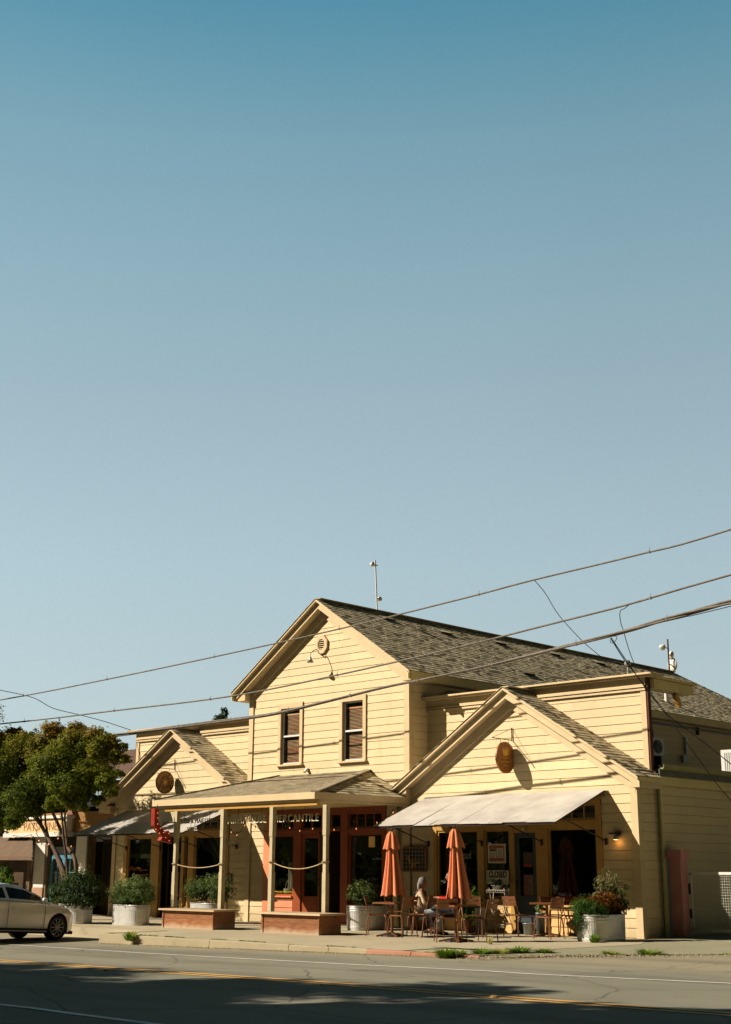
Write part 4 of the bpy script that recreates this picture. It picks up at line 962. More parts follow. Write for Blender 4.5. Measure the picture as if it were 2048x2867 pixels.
for i, (loc, rz, lab) in enumerate(TB):
    c = tab0 if i == 0 else copy_tree(tab0); c.location = loc; c.rotation_euler = (0,0,R_(rz)); tag(c, lab, None, 'brown metal cafe tables')
# ------------------------------------------------------------------ closed umbrellas
CANV = plain('orange_canvas', (.82,.31,.155), .85, .15, 3, fine=90)
def umbrella(loc, label, rz, seed, lean=.0):
    t = thing('patio_umbrella', label, 'umbrella', (loc.x, loc.y, 0), R_(rz), 'closed orange patio umbrellas'); rr = random.Random(seed)
    m = MB(); m.tube([(0,0,.08), (0,0,2.27)], .019, 10); m.lathe([(.0,2.33),(.02,2.30),(.022,2.26),(.0,2.25)], (0,0,0), 8); m.local('pole', IRON, t)
    m = MB(); m.lathe([(.0,.10),(.05,.10),(.06,.05),(.22,.045),(.24,.0)], (0,0,0), 20); m.local('base', IRON, t)
    N = 96; ph = rr.uniform(0, 6)
    def cloth(levels, folds, name):
        m = MB(); vs = []
        for j, (z, r, dep) in enumerate(levels):
            for k in range(N):
                th = 2*math.pi*k/N; f = .5+.5*math.cos(folds*th+ph+.35*math.sin(2*th)+.12*j); g = 1-dep*(1-f)**1.4+.04*math.sin(3*th+ph*2)
                drop = -.05*f*(j/(len(levels)-1))**2
                vs.append((r*g*math.cos(th)+lean*(2.2-z)*.35, r*g*math.sin(th), z+drop))
        m.add(vs, [(j*N+k, j*N+(k+1) % N, (j+1)*N+(k+1) % N, (j+1)*N+k) for j in range(len(levels)-1) for k in range(N)], (.5,.5), 0, True)
        return m.local(name, CANV, t)
    cloth([(2.25,.055,.1),(2.18,.115,.2),(2.06,.155,.28),(1.93,.195,.34),(1.90,.205,.36)], 8, 'vent_flap')
    cloth([(2.04,.06,.1),(1.95,.115,.3),(1.80,.135,.42),(1.55,.165,.5),(1.25,.215,.52),(1.02,.255,.5),(.90,.285,.48)], 8, 'canopy')
    for k in range(8):
        a = 2*math.pi*k/8-ph/8; m = MB(); m.tube([(0.03*math.cos(a), .03*math.sin(a), 2.0), (.12*math.cos(a), .12*math.sin(a), 1.2), (.20*math.cos(a), .20*math.sin(a), .86)], .006, 5); m.local('rib', IRON, t)
umbrella(U1, 'closed orange umbrella, left one, in front of the trimmed wall by the coral shopfront', 20, 3, .10)
umbrella(U2, 'closed orange umbrella, right one, hiding part of the lettered window', 70, 8, .16)
# ------------------------------------------------------------------ pots, buckets, folding stand
t = thing('plant_stand', 'white folding metal stand with scalloped shelves in front of the CLOSED sign', 'plant stand', (onY(1403, 2605, 25.15).x, 25.12, 0))
SW = plain('chipped_white_metal', (.62,.55,.42), .5, .2)
m = MB()
for s in (-1, 1):
    m.tube([(s*.27, -.20, 0), (s*.20, .0, .55), (s*.22, .08, 1.02)], .013, 6); m.tube([(s*.27, .20, 0), (s*.21, .02, .5), (s*.22, -.10, 1.02)], .011, 6)
m.local('frame', SW, t)
for z, w, d in ((.98,.27,.14), (.60,.22,.1), (.22,.25,.16)):
    m = MB(); m.box((-w, -d, z-.012), (w, d, z)); 
    for k in range(8):
        x = -w+(k+.5)*w/4; m.tube([(x+w/8*math.cos(q*math.pi/6), -d-.004, z-.015-.05*math.sin(q*math.pi/6)) for q in range(7)], .006, 4)
    m.local('shelf', SW, t)
def pot(px, py, y, r0, r1, h, m_, label, z=0, blob=None, lm=LEAF_G, n=500, sz=.05, asp=.4, seed=3):
    x = onY(px, py, y).x; t = thing('potted_plant' if blob else 'bucket', label, 'potted plant' if blob else 'bucket', (x, y, z))
    q = MB(); q.lathe([(0,0),(r0,0),(r1,h),(r1*1.06,h),(r1*1.06,h-.015),(r1*.92,h-.02),(r0*.9,.02)], (0,0,0), 20); q.local('pot' if blob else 'pail', m_, t)
    if blob:
        foliage([((0,0,h+blob[1]*.8), (blob[0], blob[0], blob[1]))], n, sz, asp, seed, .3, 8, .5).local('foliage', lm, t)
        q = MB(); q.tube([(0,0,h*.6), (0,0,h+blob[1]*.7)], .01, 5); q.local('stem', BARK, t)
    else:
        q = MB(); q.tube([(r1*math.cos(k*math.pi/10), .0, h-.02-.10*math.sin(k*math.pi/10)) for k in range(11)], .004, 4); q.local('handle', GREY, t)
BUCK = plain('zinc_bucket', (.50,.52,.52), .4, .15, 4, metal=.4); TERRA = plain('terracotta', (.36,.15,.07), .8, .2)
pot(1345, 2610, 24.7, .09, .115, .58, BUCK, 'tall pale zinc bucket standing left of the white folding stand')
pot(1480, 2607, 25.2, .10, .125, .26, BUCK, 'short zinc bucket on the ground below the blue door')
pot(1318, 2600, 25.1, .13, .17, .30, TERRA, 'leafy potted plant with large yellow-green leaves left of the white stand', blob=(.30,.40), n=260, sz=.085, asp=.55)
pot(1515, 2607, 25.0, .09, .11, .50, BUCK, 'slim zinc bucket with a small pale plant behind the right-hand table', blob=(.14,.12), n=90, sz=.05, seed=6)
pot(1180, 2600, 25.2, .12, .15, .26, TERRA, 'low potted plant on the ground beside the seated woman', blob=(.24,.18), n=260, sz=.05, seed=9)
pot(1395, 2600, 25.12, .10, .13, .10, GREY, 'shallow grey bowl of twiggy plants on top of the white stand', z=.98, blob=(.20,.10), n=120, sz=.035, seed=10, lm=LEAF_D)
# flat parts of the background furniture: sun-lit planter by the post shadow is cast by the tank behind the bench
# ------------------------------------------------------------------ people
def skin(name, verts, edges, radii, m_, parent, sub=2, root=0):
    me = bpy.data.meshes.new(name); me.from_pydata(verts, edges, []); o = bpy.data.objects.new(name, me); COL.objects.link(o)
    o.modifiers.new('s', 'SKIN'); o.modifiers['s'].use_smooth_shade = True
    for i, r in enumerate(radii):
        s = me.skin_vertices[0].data[i]; s.radius = (r, r) if isinstance(r, (int, float)) else r; s.use_root = (i == root)
    o.modifiers.new('u', 'SUBSURF').levels = sub
    dg = bpy.context.evaluated_depsgraph_get(); dg.update(); m2 = bpy.data.meshes.new_from_object(o.evaluated_get(dg)); bpy.data.objects.remove(o)
    m2.materials.clear(); m2.materials.append(m_); m2.name = name
    for p_ in m2.polygons: p_.use_smooth = True
    o = bpy.data.objects.new(name, m2); COL.objects.link(o); o.parent = parent; return o
SKIN = plain('skin', (.42,.22,.14), .5, .1); JEAN = plain('faded_jeans', (.42,.47,.52), .8, .2); HAIR = plain('grey_hair', (.30,.27,.25), .7, .25, 30)
def seated(loc, rz, label, top_m, leg_m, hair_m, seed, shawl=None, hold=True):
    """faces +Y in its own frame; seat 0.45 m"""
    t = thing('person', label, 'person', loc, R_(rz))
    V = [(0,-.02,.50), (0,-.04,.66), (0,-.03,.86), (0,.0,1.02), (0,.02,1.11), (0,.04,1.19), (0,.045,1.26)]
    E = [(0,1),(1,2),(2,3),(3,4),(4,5),(5,6)]; R = [.14,.125,.145,.11,.062,.07,.07]
    def add(v, par, r): V.append(v); R.append(r); E.append((par, len(V)-1)); return len(V)-1
    for s in (-1, 1):
        h = add((s*.09,.05,.50), 0, .095); k = add((s*.12,.44,.52+(.06 if s > 0 else 0)), h, .068); c = add((s*.12,.47,.28), k, .055); an = add((s*.12,.40+.08*s,.09), c, .038); add((s*.13,.55+.08*s,.045), an, .035)
        sh = add((s*.17,.0,1.00), 3, .062); el = add((s*.23,.10,.76), sh, .046); wr = add((s*.10,.33,.80), el, .030); hd = add((s*.08,.40,.80), wr, .030)
        for q in range(4): f1 = add((s*.08+(q-1.5)*.018,.455,.800-.003*q), hd, .0095); add((s*.075+(q-1.5)*.016,.485,.785), f1, .008)
        th = add((s*.045,.425,.815), hd, .010); add((s*.035,.45,.815), th, .009)
    skin('body', V, E, R, SKIN, t)
    # clothes
    Vt = [(0,-.02,.47), (0,-.04,.66), (0,-.03,.86), (0,.0,1.01)]; Et = [(0,1),(1,2),(2,3)]; Rt = [.155,.145,.165,.125]
    for s in (-1, 1):
        b0 = len(Vt); Vt += [(s*.165,.0,1.0), (s*.235,.10,.76), (s*.12,.30,.795)]; Et += [(3,b0),(b0,b0+1),(b0+1,b0+2)]; Rt += [.075,.062,.042]
    skin('jumper', Vt, Et, Rt, top_m, t)
    Vl = [(0,-.03,.50)]; El = []; Rl = [.15]
    for s in (-1, 1):
        b0 = len(Vl); Vl += [(s*.09,.05,.50), (s*.12,.44,.52+(.06 if s > 0 else 0)), (s*.12,.47,.28), (s*.12,.40+.08*s,.12)]; El += [(0,b0),(b0,b0+1),(b0+1,b0+2),(b0+2,b0+3)]; Rl += [.108,.080,.068,.052]
    skin('trousers', Vl, El, Rl, leg_m, t)
    for s in (-1, 1): skin('shoe', [(s*.12,.39+.08*s,.05), (s*.13,.52+.08*s,.04), (s*.135,.62+.08*s,.035)], [(0,1),(1,2)], [.045,.045,.03], WIREB, t, 1)
    # head: skull with jaw and brow, face features, hair
    def ell(c, r, m_, name, keep=None, warp=None, nu=20, nv=14):
        f = MB(); vs = []
        for j in range(nv+1):
            ph = math.pi*j/nv
            for i in range(nu):
                th = 2*math.pi*i/nu; q = Vector((math.sin(ph)*math.cos(th), math.sin(ph)*math.sin(th), math.cos(ph)))
                if warp: q = warp(q)
                vs.append(Vector(c)+Vector((q.x*r[0], q.y*r[1], q.z*r[2])))
        fs = [(j*nu+i, (j+1)*nu+i, (j+1)*nu+(i+1) % nu, j*nu+(i+1) % nu) for j in range(nv) for i in range(nu)]
        if keep: fs = [q for q in fs if keep((vs[q[0]]+vs[q[2]])/2)]
        f.add(vs, fs, None, 0, True); return f.local(name, m_, t)
    def jaw(q):
        k = 1-.32*max(0, -q.z)**1.3; return Vector((q.x*k, q.y*(1-.15*max(0, -q.z))+(.12*max(0, -q.z) if q.y > 0 else 0), q.z))
    ell((0,.045,1.265), (.078,.097,.120), SKIN, 'head', None, jaw)
    f = MB(); f.add([(0,.142,1.285),(-.014,.138,1.245),(.014,.138,1.245),(0,.166,1.248),(0,.14,1.238)], [(0,1,3),(0,3,2),(1,4,3),(4,2,3)], None, 0, True); f.local('nose', SKIN, t)
    for s in (-1, 1):
        ell((s*.030,.130,1.283), (.012,.008,.007), WIREB, 'eye', nu=8, nv=6); ell((s*.079,.04,1.262), (.010,.020,.030), SKIN, 'ear', nu=8, nv=6)
        f = MB(); f.bar((s*.018,.139,1.302), (s*.044,.130,1.300), .006, .006); f.local('eyebrow', hair_m, t)
    f = MB(); f.box((-.022,.136,1.205), (.022,.146,1.213)); f.local('mouth', plain('lips', (.30,.10,.08), .5, .1), t)
    ell((0,.030,1.285), (.090,.106,.122), hair_m, 'hair', lambda c: not (c.y > .085 and c.z < 1.335) and c.z > 1.20)
    ell((0,-.045,1.17), (.085,.055,.125), hair_m, 'hair')
    if shawl: skin('shawl', [(0,-.02,1.06), (-.15,.01,1.0), (.15,.01,1.0), (0,.07,1.0), (0,.11,.88), (0,-.1,.95)], [(0,1),(0,2),(0,3),(3,4),(0,5)], [.11,.10,.10,.09,.07,.10], shawl, t)
    return t
seatw = thing('cafe_chair', 'brown metal chair under the seated grey-haired woman', 'chair', (onY(1180, 2606, 23.45).x, 23.45, 0), R_(-52), CG)
for ch in [x for x in COL.objects if x.parent is chair0]: copy_tree(ch, seatw)
seated((seatw.location.x, seatw.location.y, 0), -52, 'grey-haired woman in a pale jumper, brown shawl and faded jeans sitting between the umbrellas', plain('pale_jumper', (.80,.66,.48), .9, .1), JEAN, HAIR, 1, plain('brown_shawl', (.17,.11,.09), .9, .2)).scale = (.9, .9, .9)
seatw.scale = (.9, .9, .9)
seatm = thing('cafe_chair', 'brown metal chair under the person in red behind the right umbrella', 'chair', (onY(1268, 2605, 24.3).x, 24.3, 0), R_(125), CG)
for ch in [x for x in COL.objects if x.parent is chair0]: copy_tree(ch, seatm)
seated((seatm.location.x, seatm.location.y, 0), 125, 'person in a red top almost hidden behind the right umbrella', plain('red_top', (.60,.02,.015), .8, .1), plain('dark_trousers', (.05,.05,.06), .8, .2), plain('dark_hair', (.04,.025,.02), .7, .2, 30), 2)
# ------------------------------------------------------------------ parked car (front half in view)
def car(loc, s):
    t = thing('parked_car', 'silver saloon car nosing into the driveway below the street tree', 'car', loc, R_(CARH)); t.scale = (s, s, s); t.rotation_euler = (0, R_(2.6), R_(CARH))
    PAINT, nt, b = newmat('silver_car_paint'); b.inputs['Base Color'].default_value = (.40,.40,.37,1); b.inputs['Metallic'].default_value = .25; b.inputs['Roughness'].default_value = .30; b.inputs['Coat Weight'].default_value = .6; b.inputs['Coat Roughness'].default_value = .05
    o = mixrgb(nt, (.86,.87,.85), (.92,.93,.91), noise(nt, 1.5, 4, .6, coord(nt))); nt.links.new(o, b.inputs['Base Color'])
    BLK = plain('black_rubber', (.018,.018,.018), .75, .2); CG_ = glass_mat('car_glass', (.22,.24,.20), .6, .03, .02, .3)
    import bisect
    def itp(pts, x):
        xs = [p[0] for p in pts]
        if x <= xs[0]: return pts[0][1]
        if x >= xs[-1]: return pts[-1][1]
        i = bisect.bisect(xs, x)-1; (a, va), (c, vc) = pts[i], pts[i+1]; u = (x-a)/(c-a); u = u*u*(3-2*u)*.5+u*.5; return va+(vc-va)*u
    # x forward, front axle at 0
    belt = [(-3.9,.80),(-3.7,.98),(-3.0,1.03),(-1.0,.98),(-.35,.95),(.2,.86),(.55,.74),(.74,.60),(.80,.48)]
    width = [(-3.9,.60),(-3.7,.80),(-3.0,.88),(-1.5,.91),(.0,.90),(.4,.84),(.65,.70),(.80,.45)]
    top = [(-3.9,.82),(-3.7,1.0),(-3.0,1.06),(-1.0,1.0),(-.45,1.0),(.1,.92),(.5,.80),(.72,.64),(.80,.50)]
    sill = [(-3.9,.42),(-3.7,.30),(-3.2,.22),(.4,.20),(.7,.22),(.80,.32)]
    def bottom(x):
        z = itp(sill, x)
        for ax in (0, -2.85):
            d = abs(x-ax)
            if d < .37: z = max(z, .33+math.sqrt(.37**2-d*d))
        return z
    xs = [-3.9+.03*i for i in range(int(4.7/.03)+1)]+[.80]
    for ax in (0,-2.85): xs += [ax-.371, ax-.369, ax+.369, ax+.371]
    xs = sorted(set(round(x, 3) for x in xs if -3.9 <= x <= .8)); prof = []
    K = 9
    for x in xs:
        w = itp(width, x); zb = bottom(x); zt = itp(belt, x); ztop = itp(top, x); col = []
        for k in range(K+1):
            u = k/K; z = zb+(zt-zb)*u; zr = (z-.2)/.85
            y = w*(.95+.06*math.sin(math.pi*min(1, max(0, zr*.9+.12))))-(.03 if u > .99 else 0)+.012*math.exp(-((z-.70)/.035)**2)
            col.append((x, y, z))
        for yy, zz in ((.80, .65), (.45, .92), (0, 1.0)): col.append((x, w*yy, zt+(ztop-zt)*zz+.03*(1-yy)))
        prof.append(col)
    M = len(prof[0])
    for sd, nm in ((1,''), (-1,'')): pass
    m = MB(); vs = []
    for col in prof:
        full = [(x, -y, z) for x, y, z in col]+[(x, y, z) for x, y, z in reversed(col[:-1])]; vs += full
    F = 2*M-1; m.add(vs, [(i*F+k, (i+1)*F+k, (i+1)*F+k+1, i*F+k+1) for i in range(len(prof)-1) for k in range(F-1)], (.5,.5), 0, True)
    m.local('body', PAINT, t)
    m = MB(); m.box((-3.7,-.78,.16), (.62,.78,.24)); m.box((-3.6,-.70,.24), (.55,.70,.62)); m.local('underbody', BLK, t)
    # cabin: roof line over (x), sides lean in
    roof = [(-3.25,1.03),(-2.8,1.22),(-2.2,1.38),(-1.6,1.43),(-1.15,1.38),(-.75,1.22),(-.35,1.02)]
    cx = [-3.25+.05*i for i in range(59)]; g = MB(); gp = MB(); vs = []; rows = []
    for x in cx:
        zr = itp(roof, x); zb_ = itp(belt, x)-.01; wb = itp(width, x)-.04; wr = wb-.30*max(.0, (zr-zb_)/.42); col = []
        for u in (0, .12, .80, .93, 1.0): col.append((x, wb+(wr-wb)*u, zb_+(zr-.03-zb_)*u))
        col += [(x, wr*.7, zr-.005), (x, 0, zr+.015)]
        rows.append([(a, -b_, c) for a, b_, c in col]+[(a, b_, c) for a, b_, c in reversed(col[:-1])])
    F = 13; flat_ = [p for r in rows for p in r]; fg, fp = [], []
    for i in range(len(rows)-1):
        x = cx[i]
        for k in range(F-1):
            q = (i*F+k, (i+1)*F+k, (i+1)*F+k+1, i*F+k+1); side = k in (1, 10)
            if side and -2.75 < x < -.62 and not (-1.80 < x < -1.72): fg.append(q)
            elif k in (3,4,5,6,7,8) and (x > -1.12 or x < -2.45): fg.append(q)
            else: fp.append(q)
    g.add(flat_, fp, (.5,.5), 0, True); g.local('roof', PAINT, t); gp.add(flat_, fg, (.5,.5), 0, True); gp.local('window_glass', CG_, t)
    m = MB(); m.box((-2.4,-.6,.6), (-1.9,.6,1.05)); m.box((-1.55,-.6,.55), (-1.35,-.1,1.15)); m.box((-1.55,.1,.55), (-1.35,.6,1.15)); m.box((-.7,-.65,.7), (-.4,.65,.98)); m.local('seats', BLK, t)
    for ax in (0, -2.85):
        for sd in (-1, 1):
            m = MB(); n = 40; y0 = sd*.84
            ring = lambda r, y: [(ax+r*math.cos(2*math.pi*k/n), y, .33+r*math.sin(2*math.pi*k/n)) for k in range(n)]
            st = [(.235, sd*.86), (.30, sd*.875), (.325, sd*.86), (.33, sd*.75), (.325, sd*.65), (.2, sd*.64)]; vs = []
            for r, y in st: vs += ring(r, y)
            m.add(vs, [(i*n+k, i*n+(k+1) % n, (i+1)*n+(k+1) % n, (i+1)*n+k) for i in range(5) for k in range(n)], None, 0, True); w = m.local('wheel', BLK, t)
            m = MB(); vs = ring(.24, sd*.865)+ring(.215, sd*.855)+ring(.21, sd*.80); m.add(vs, [(i*n+k, i*n+(k+1) % n, (i+1)*n+(k+1) % n, (i+1)*n+k) for i in range(2) for k in range(n)], None, 0, True)
            for k in range(10):
                a = 2*math.pi*k/10; m.bar((ax+.04*math.cos(a), sd*.862, .33+.04*math.sin(a)), (ax+.22*math.cos(a), sd*.855, .33+.22*math.sin(a)), .03, .02, up=(0,1,0))
            m.add([(ax+.055*math.cos(2*math.pi*k/12), sd*.87, .33+.055*math.sin(2*math.pi*k/12)) for k in range(12)], [tuple(range(12))]); m.local('rim', GREY, w)
    m = MB()
    for sd in (-1, 1):
        m.hexa([(.50,sd*.80,.60),(.74,sd*.50,.54),(.76,sd*.48,.60),(.52,sd*.79,.64),(.46,sd*.80,.69),(.66,sd*.50,.68),(.68,sd*.48,.69),(.48,sd*.79,.70)])
    m.each('headlight', plain('headlamp_glass', (.75,.76,.72), .15, .05), t, True)
    m = MB(); m.box((.70,-.40,.34), (.81,.40,.56)); m.local('grille', BLK, t)
    for sd in (-1, 1):
        m = MB(); m.lathe([(0,-.06),(.05,-.05),(.075,0),(.06,.06),(0,.075)], (-.62, sd*.98, 1.02), 12); m.bar((-.62, sd*.84, .97), (-.62, sd*.95, 1.0), .04, .03); m.local('wing_mirror', PAINT, t)
    m = MB()
    for sd in (-1, 1):
        for x0 in (-.52, -1.75): 
            pts = [(x0+.02*k-(.0 if x0 > -1 else 0), sd*(itp(width, x0)*1.005+.006), z) for k, z in enumerate((.30,.45,.62,.78,.93))]; m.tube([(p[0]-.02*k, p[1]+sd*(0.01 if 0 < k < 4 else -.008), p[2]) for k, p in enumerate(pts)], .006, 4)
    m.each('door_seam', BLK, t, True)
    m = MB()
    for sd in (-1, 1): m.bar((-1.62, sd*.945, .80), (-1.42, sd*.945, .80), .022, .025); m.bar((-2.75, sd*.93, .81), (-2.57, sd*.93, .81), .022, .025)
    m.each('door_handle', PAINT, t, True)
    m = MB()
    for sd in (-1, 1): m.box((-2.75, sd*.945-.01, .24), (-.42, sd*.945+.01, .29))
    m.each('sill_strip', BLK, t, True)
CARH = 97
CW = onZ(165, 2629, -.22); hx, hy = math.cos(R_(CARH)), math.sin(R_(CARH))
car((CW.x-hy*.86, CW.y+hx*.86, -.25), .89)
# ------------------------------------------------------------------ neighbour shop on the left
STU = plain('white_stucco', (.74,.72,.66), .85, .08, 4, bmp=.3, fine=60)
OCW = plain('mustard_stucco', (.36,.20,.07), .8, .12, 2); OCS = plain('sign_band_yellow', (.78,.55,.30), .7, .1, 2)
NB = thing('corner_shop', 'ochre and white neighbour shop with a lettered sign band behind the tree', 'shop', (-38.2, FY, -.2))
NY = FY
m = MB(); m.box((-40.35, NY+.12, -.4), (-39.45, NY+.3, 2.5)); m.box((-37.75, NY+.12, -.4), (-37.0, NY+.3, 2.5)); m.box((-40.36, NY+.12, 2.45), (-35.62, NY+.35, 3.25)); m.box((-40.36, NY+.3, -.4), (-40.2, NY+6, 3.2)); m.box((-37.0, NY+1.2, -.4), (-35.62, NY+1.3, 2.5)); m.build('wall', OCW, NB)
m = MB(); m.box((-40.12, NY-.02, .80), (-39.48, NY+.119, 2.46)); m.box((-37.66, NY-.02, .78), (-37.02, NY+.119, 2.46)); m.each('stucco_pier', STU, NB)
m = MB(); m.box((-40.14, NY-.04, -.35), (-39.46, NY+.119, .798)); m.box((-37.68, NY-.04, -.35), (-37.0, NY+.119, .778)); m.each('pier_base', plain('pink_tan_base', (.48,.30,.20), .8, .15), NB)
BRP = plain('brown_post_paint', (.20,.14,.08), .6, .2)
m = MB(); m.box((-40.36, NY-.12, -.3), (-40.16, NY+.02, 2.48)); m.box((-36.98, NY-.08, -.3), (-36.90, NY+.10, 2.48)); m.box((-39.46, NY+.0, -.3), (-39.34, NY+.12, 2.48)); m.each('post', BRP, NB)
m = MB(); m.box((-41.75, NY-.16, 2.60), (-38.05, NY+.119, 3.05)); sb = m.build('sign_band', OCS, NB)
m = MB(); m.box((-41.85, NY-.24, 2.46), (-37.98, NY+.10, 2.598)); m.box((-41.85, NY-.24, 3.052), (-37.98, NY+.10, 3.15)); m.box((-38.15, NY-.22, 2.6), (-38.0, NY-.0, 3.05)); m.box((-41.84, NY-.2, 2.6), (-41.72, NY-.0, 3.05)); m.build('moulding', WHT, NB)
a = onY(150/1.0*0+67, 2322, NY-.17); b_ = onY(160, 2322, NY-.17)
text_on('PAYSANNE', 'lettering', plain('worn_brown_letters', (.40,.20,.09), .7, .3), (a.x, NY-.165, 2.67), (1,0,0), (0,0,1), b_.x-a.x, .27, .003, -.008, sb)
m = MB(); m.prism([(-42.0, NY-.1, 3.15), (-41.5, NY-.1, 3.15), (-41.75, NY-.1, 3.42)], (0,.5,0)); m.prism([(-38.25, NY-.1, 3.16), (-37.85, NY-.1, 3.16), (-38.05, NY-.1, 3.42)], (0,.5,0)); m.each('coping', plain('terracotta_coping', (.38,.20,.13), .8, .2), NB)
BLU = plain('blue_window_paint', (.12,.30,.40), .45, .15)
m = MB(); m.box((-39.34, NY+.14, -.3), (-37.76, NY+.18, .40), 1); m.box((-39.32, NY+.12, .4), (-39.2, NY+.2, 1.84), 0); m.box((-37.88, NY+.12, .4), (-37.76, NY+.2, 1.84), 0); m.box((-38.62, NY+.115, .4), (-38.46, NY+.2, 1.84), 0); m.box((-39.2, NY+.12, 1.74), (-37.88, NY+.2, 1.86), 0)
for z in (.42, .85, 1.28): m.box((-39.2, NY+.13, z), (-37.88, NY+.19, z+.03), 0)
for x in (-38.93, -38.2): m.box((x, NY+.135, .42), (x+.02, NY+.18, 1.74), 0)
wn = m.build('french_window', [BLU, DARKW], NB); m = MB(); m.add([(-39.3, NY+.17, .4), (-37.8, NY+.17, .4), (-37.8, NY+.17, 1.84), (-39.3, NY+.17, 1.84)], [(0,1,2,3)]); m.build('pane', GLASS, wn)
m = MB(); m.box((-39.4, NY+1.4, -.3), (-37.7, NY+1.45, 2.5)); m.box((-39.34, NY+.14, 1.87), (-37.76, NY+.18, 2.44)); m.build('interior', DARK, NB)
m = MB(); m.box((-36.9, NY+.5, -.25), (-36.0, NY+.55, 2.35), 0); m.box((-36.75, NY+.47, .9), (-36.2, NY+.5, 2.2), 1); m.build('dark_door', [DARKW, DARK], NB)
# upper storeys behind
BK = thing('brown_roofed_house', 'dark house with a brown roof and arched window rising behind the ochre neighbour shop', 'house', (-44, 34, -.3))
NAVY = plain('navy_shingle_wall', (.035,.030,.045), .9, .25)
m = MB(); m.box((-58, 33, -.4), (-39.2, 40, 5.0)); m.build('wall', NAVY, BK)
m = MB(); p1 = onY(318, 2178, 32.6); rz_ = p1.z; m.prism([(-58, 32.5, 5.0), (p1.x+1.0, 32.5, 5.0), (p1.x-.3, 36.5, 6.6), (-57, 36.5, 6.6)], (0, .02, .12)); m.prism([(p1.x+1.0, 32.5, 5.0), (p1.x+1.0, 40, 5.0), (p1.x-.3, 36.5, 6.6)], (.1, 0, .1)); m.build('roof', shingle_mat('brown_far_shingles', (.16,.10,.08), (.20,.13,.10), (.25,.16,.12)), BK)
a = onY(270, 2240, 32.9); m = MB(); n = 14; m.add([(a.x-.28, 32.95, a.z-.1), (a.x+.28, 32.95, a.z-.1)]+[(a.x+.28*math.cos(math.pi*k/n), 32.95, a.z+.35+.25*math.sin(math.pi*k/n)) for k in range(n+1)], [tuple(range(n+3))]); m.build('arched_window', plain('pale_window_reflection', (.42,.52,.54), .3, .1), BK)
m = MB(); m.prism([(-58, 27.0, 3.5), (-36.5, 27.0, 3.5), (-36.5, 33, 4.35), (-58, 33, 4.35)], (0, 0, .08)); m.build('lower_roof', NAVY, BK)
# deck, railing and awning left of the shop
DK = thing('deck_railing', 'dark wooden balustrade along the raised deck at the far left', 'railing', (-42.5, 24.6, 0))
m = MB(); m.bar((-40.6, 25.3, .86), (-45, 23.6, .86), .08, .07); m.bar((-40.6, 25.3, .20), (-45, 23.6, .20), .07, .05)
for k in range(38):
    u = k/37; x, y = -40.65-4.3*u, 25.28-1.66*u; m.box((x-.02, y-.02, .2), (x+.02, y+.02, .84))
m.build('balusters', BRP, DK); m = MB(); m.box((-40.72, 25.2, -.4), (-40.58, 25.34, .95)); m.box((-45.1, 23.5, -.4), (-44.95, 23.65, .95)); m.each('newel_post', BRP, DK)
AW = thing('deck_awning', 'brown canvas lean-to awning over the deck at the far left', 'awning', (-42, 25, 1.9))
m = MB(); p0, p1, p2, p3 = onY(92, 2342, 25.7), onY(92, 2398, 24.7), onY(-60, 2398, 24.7), onY(-60, 2342, 25.7)
m.add([p0, p1, p2, p3], [(0,1,2,3)]); m.add([p1, p2, p2-Vector((0,0,.12)), p1-Vector((0,0,.12))], [(0,1,2,3)]); m.build('canvas', plain('brown_canvas', (.22,.15,.10), .9, .2), AW)
m = MB(); m.bar(p0-Vector((0,0,.04)), p3-Vector((0,0,.04)), .07); m.bar(p0-Vector((0,0,.05)), p1-Vector((0,0,.05)), .06); m.bar(p1-Vector((0,0,.05)), (-40.2, 25.55, 1.25), .03); m.build('frame', BRP, AW)
m = MB(); m.box((-60, 29.5, -.5), (-40.4, 29.7, 3.4)); o = m.build('dark_backdrop_house', DARKW); tag(o, 'dark timber wall of the building behind the deck', 'house')
t = thing('deck_plant', 'bright green leafy climber beside the brown post at the far left', 'plant', (-40.9, 25.1, 0)); foliage([((-41.0, 25.1, 1.1), (.35,.3,.5)), ((-40.8, 25.1, .7), (.25,.25,.4))], 900, .07, .4, 31, .3, 10).build('foliage', LEAF_G, t)
t = thing('deck_hedge', 'low green planting along the top of the deck railing', 'plant', (-42, 25, .9)); foliage([((-41.6-.6*k, 25.2-.25*k, 1.0), (.4,.25,.14)) for k in range(6)], 1200, .06, .4, 32, .3, 10).build('foliage', LEAF_G, t)
p = onY(5, 2316, 24.0); m = MB(); m.lathe([(0,-.11),(.08,-.08),(.11,0),(.08,.08),(0,.11)], p, 14); o = m.build('globe_lamp', plain('pale_blue_glass', (.35,.55,.60), .2, .1)); tag(o, 'pale blue glass globe lamp at the left edge under the tree', 'lamp'); m = MB(); m.tube([p+Vector((0,0,.1)), (p.x, p.y, 2.9), (p.x-.6, 25.5, 3.0)], .015, 6); k = m.build('lamp_bracket', IRON, o)
m = MB(); q0 = (-40.2, 25.3, 2.42); 
t = thing('string_lights', 'short run of warm bulbs under the neighbour shop sign', 'string lights', (-39, 25.3, 2.4)); m = MB(); bl = MB(); pv = None
for i, (x, y) in enumerate(((38,2343),(88,2341),(110,2352),(137,2362),(163,2346),(200,2368))):
    p = onY(x, y, 25.3); m.tube([p, p+Vector((0,0,.05))], .012, 5); bl.lathe([(0,-.05),(.022,-.03),(.02,0),(.01,.01)], p, 8)
    if pv: m.tube([pv+Vector((0,0,.05)), pv.lerp(p, .5)+Vector((0,0,-.02)), p+Vector((0,0,.05))], .006, 4)
    pv = p
m.build('cable', WIREB, t); bl.each('bulb', BULB, t)
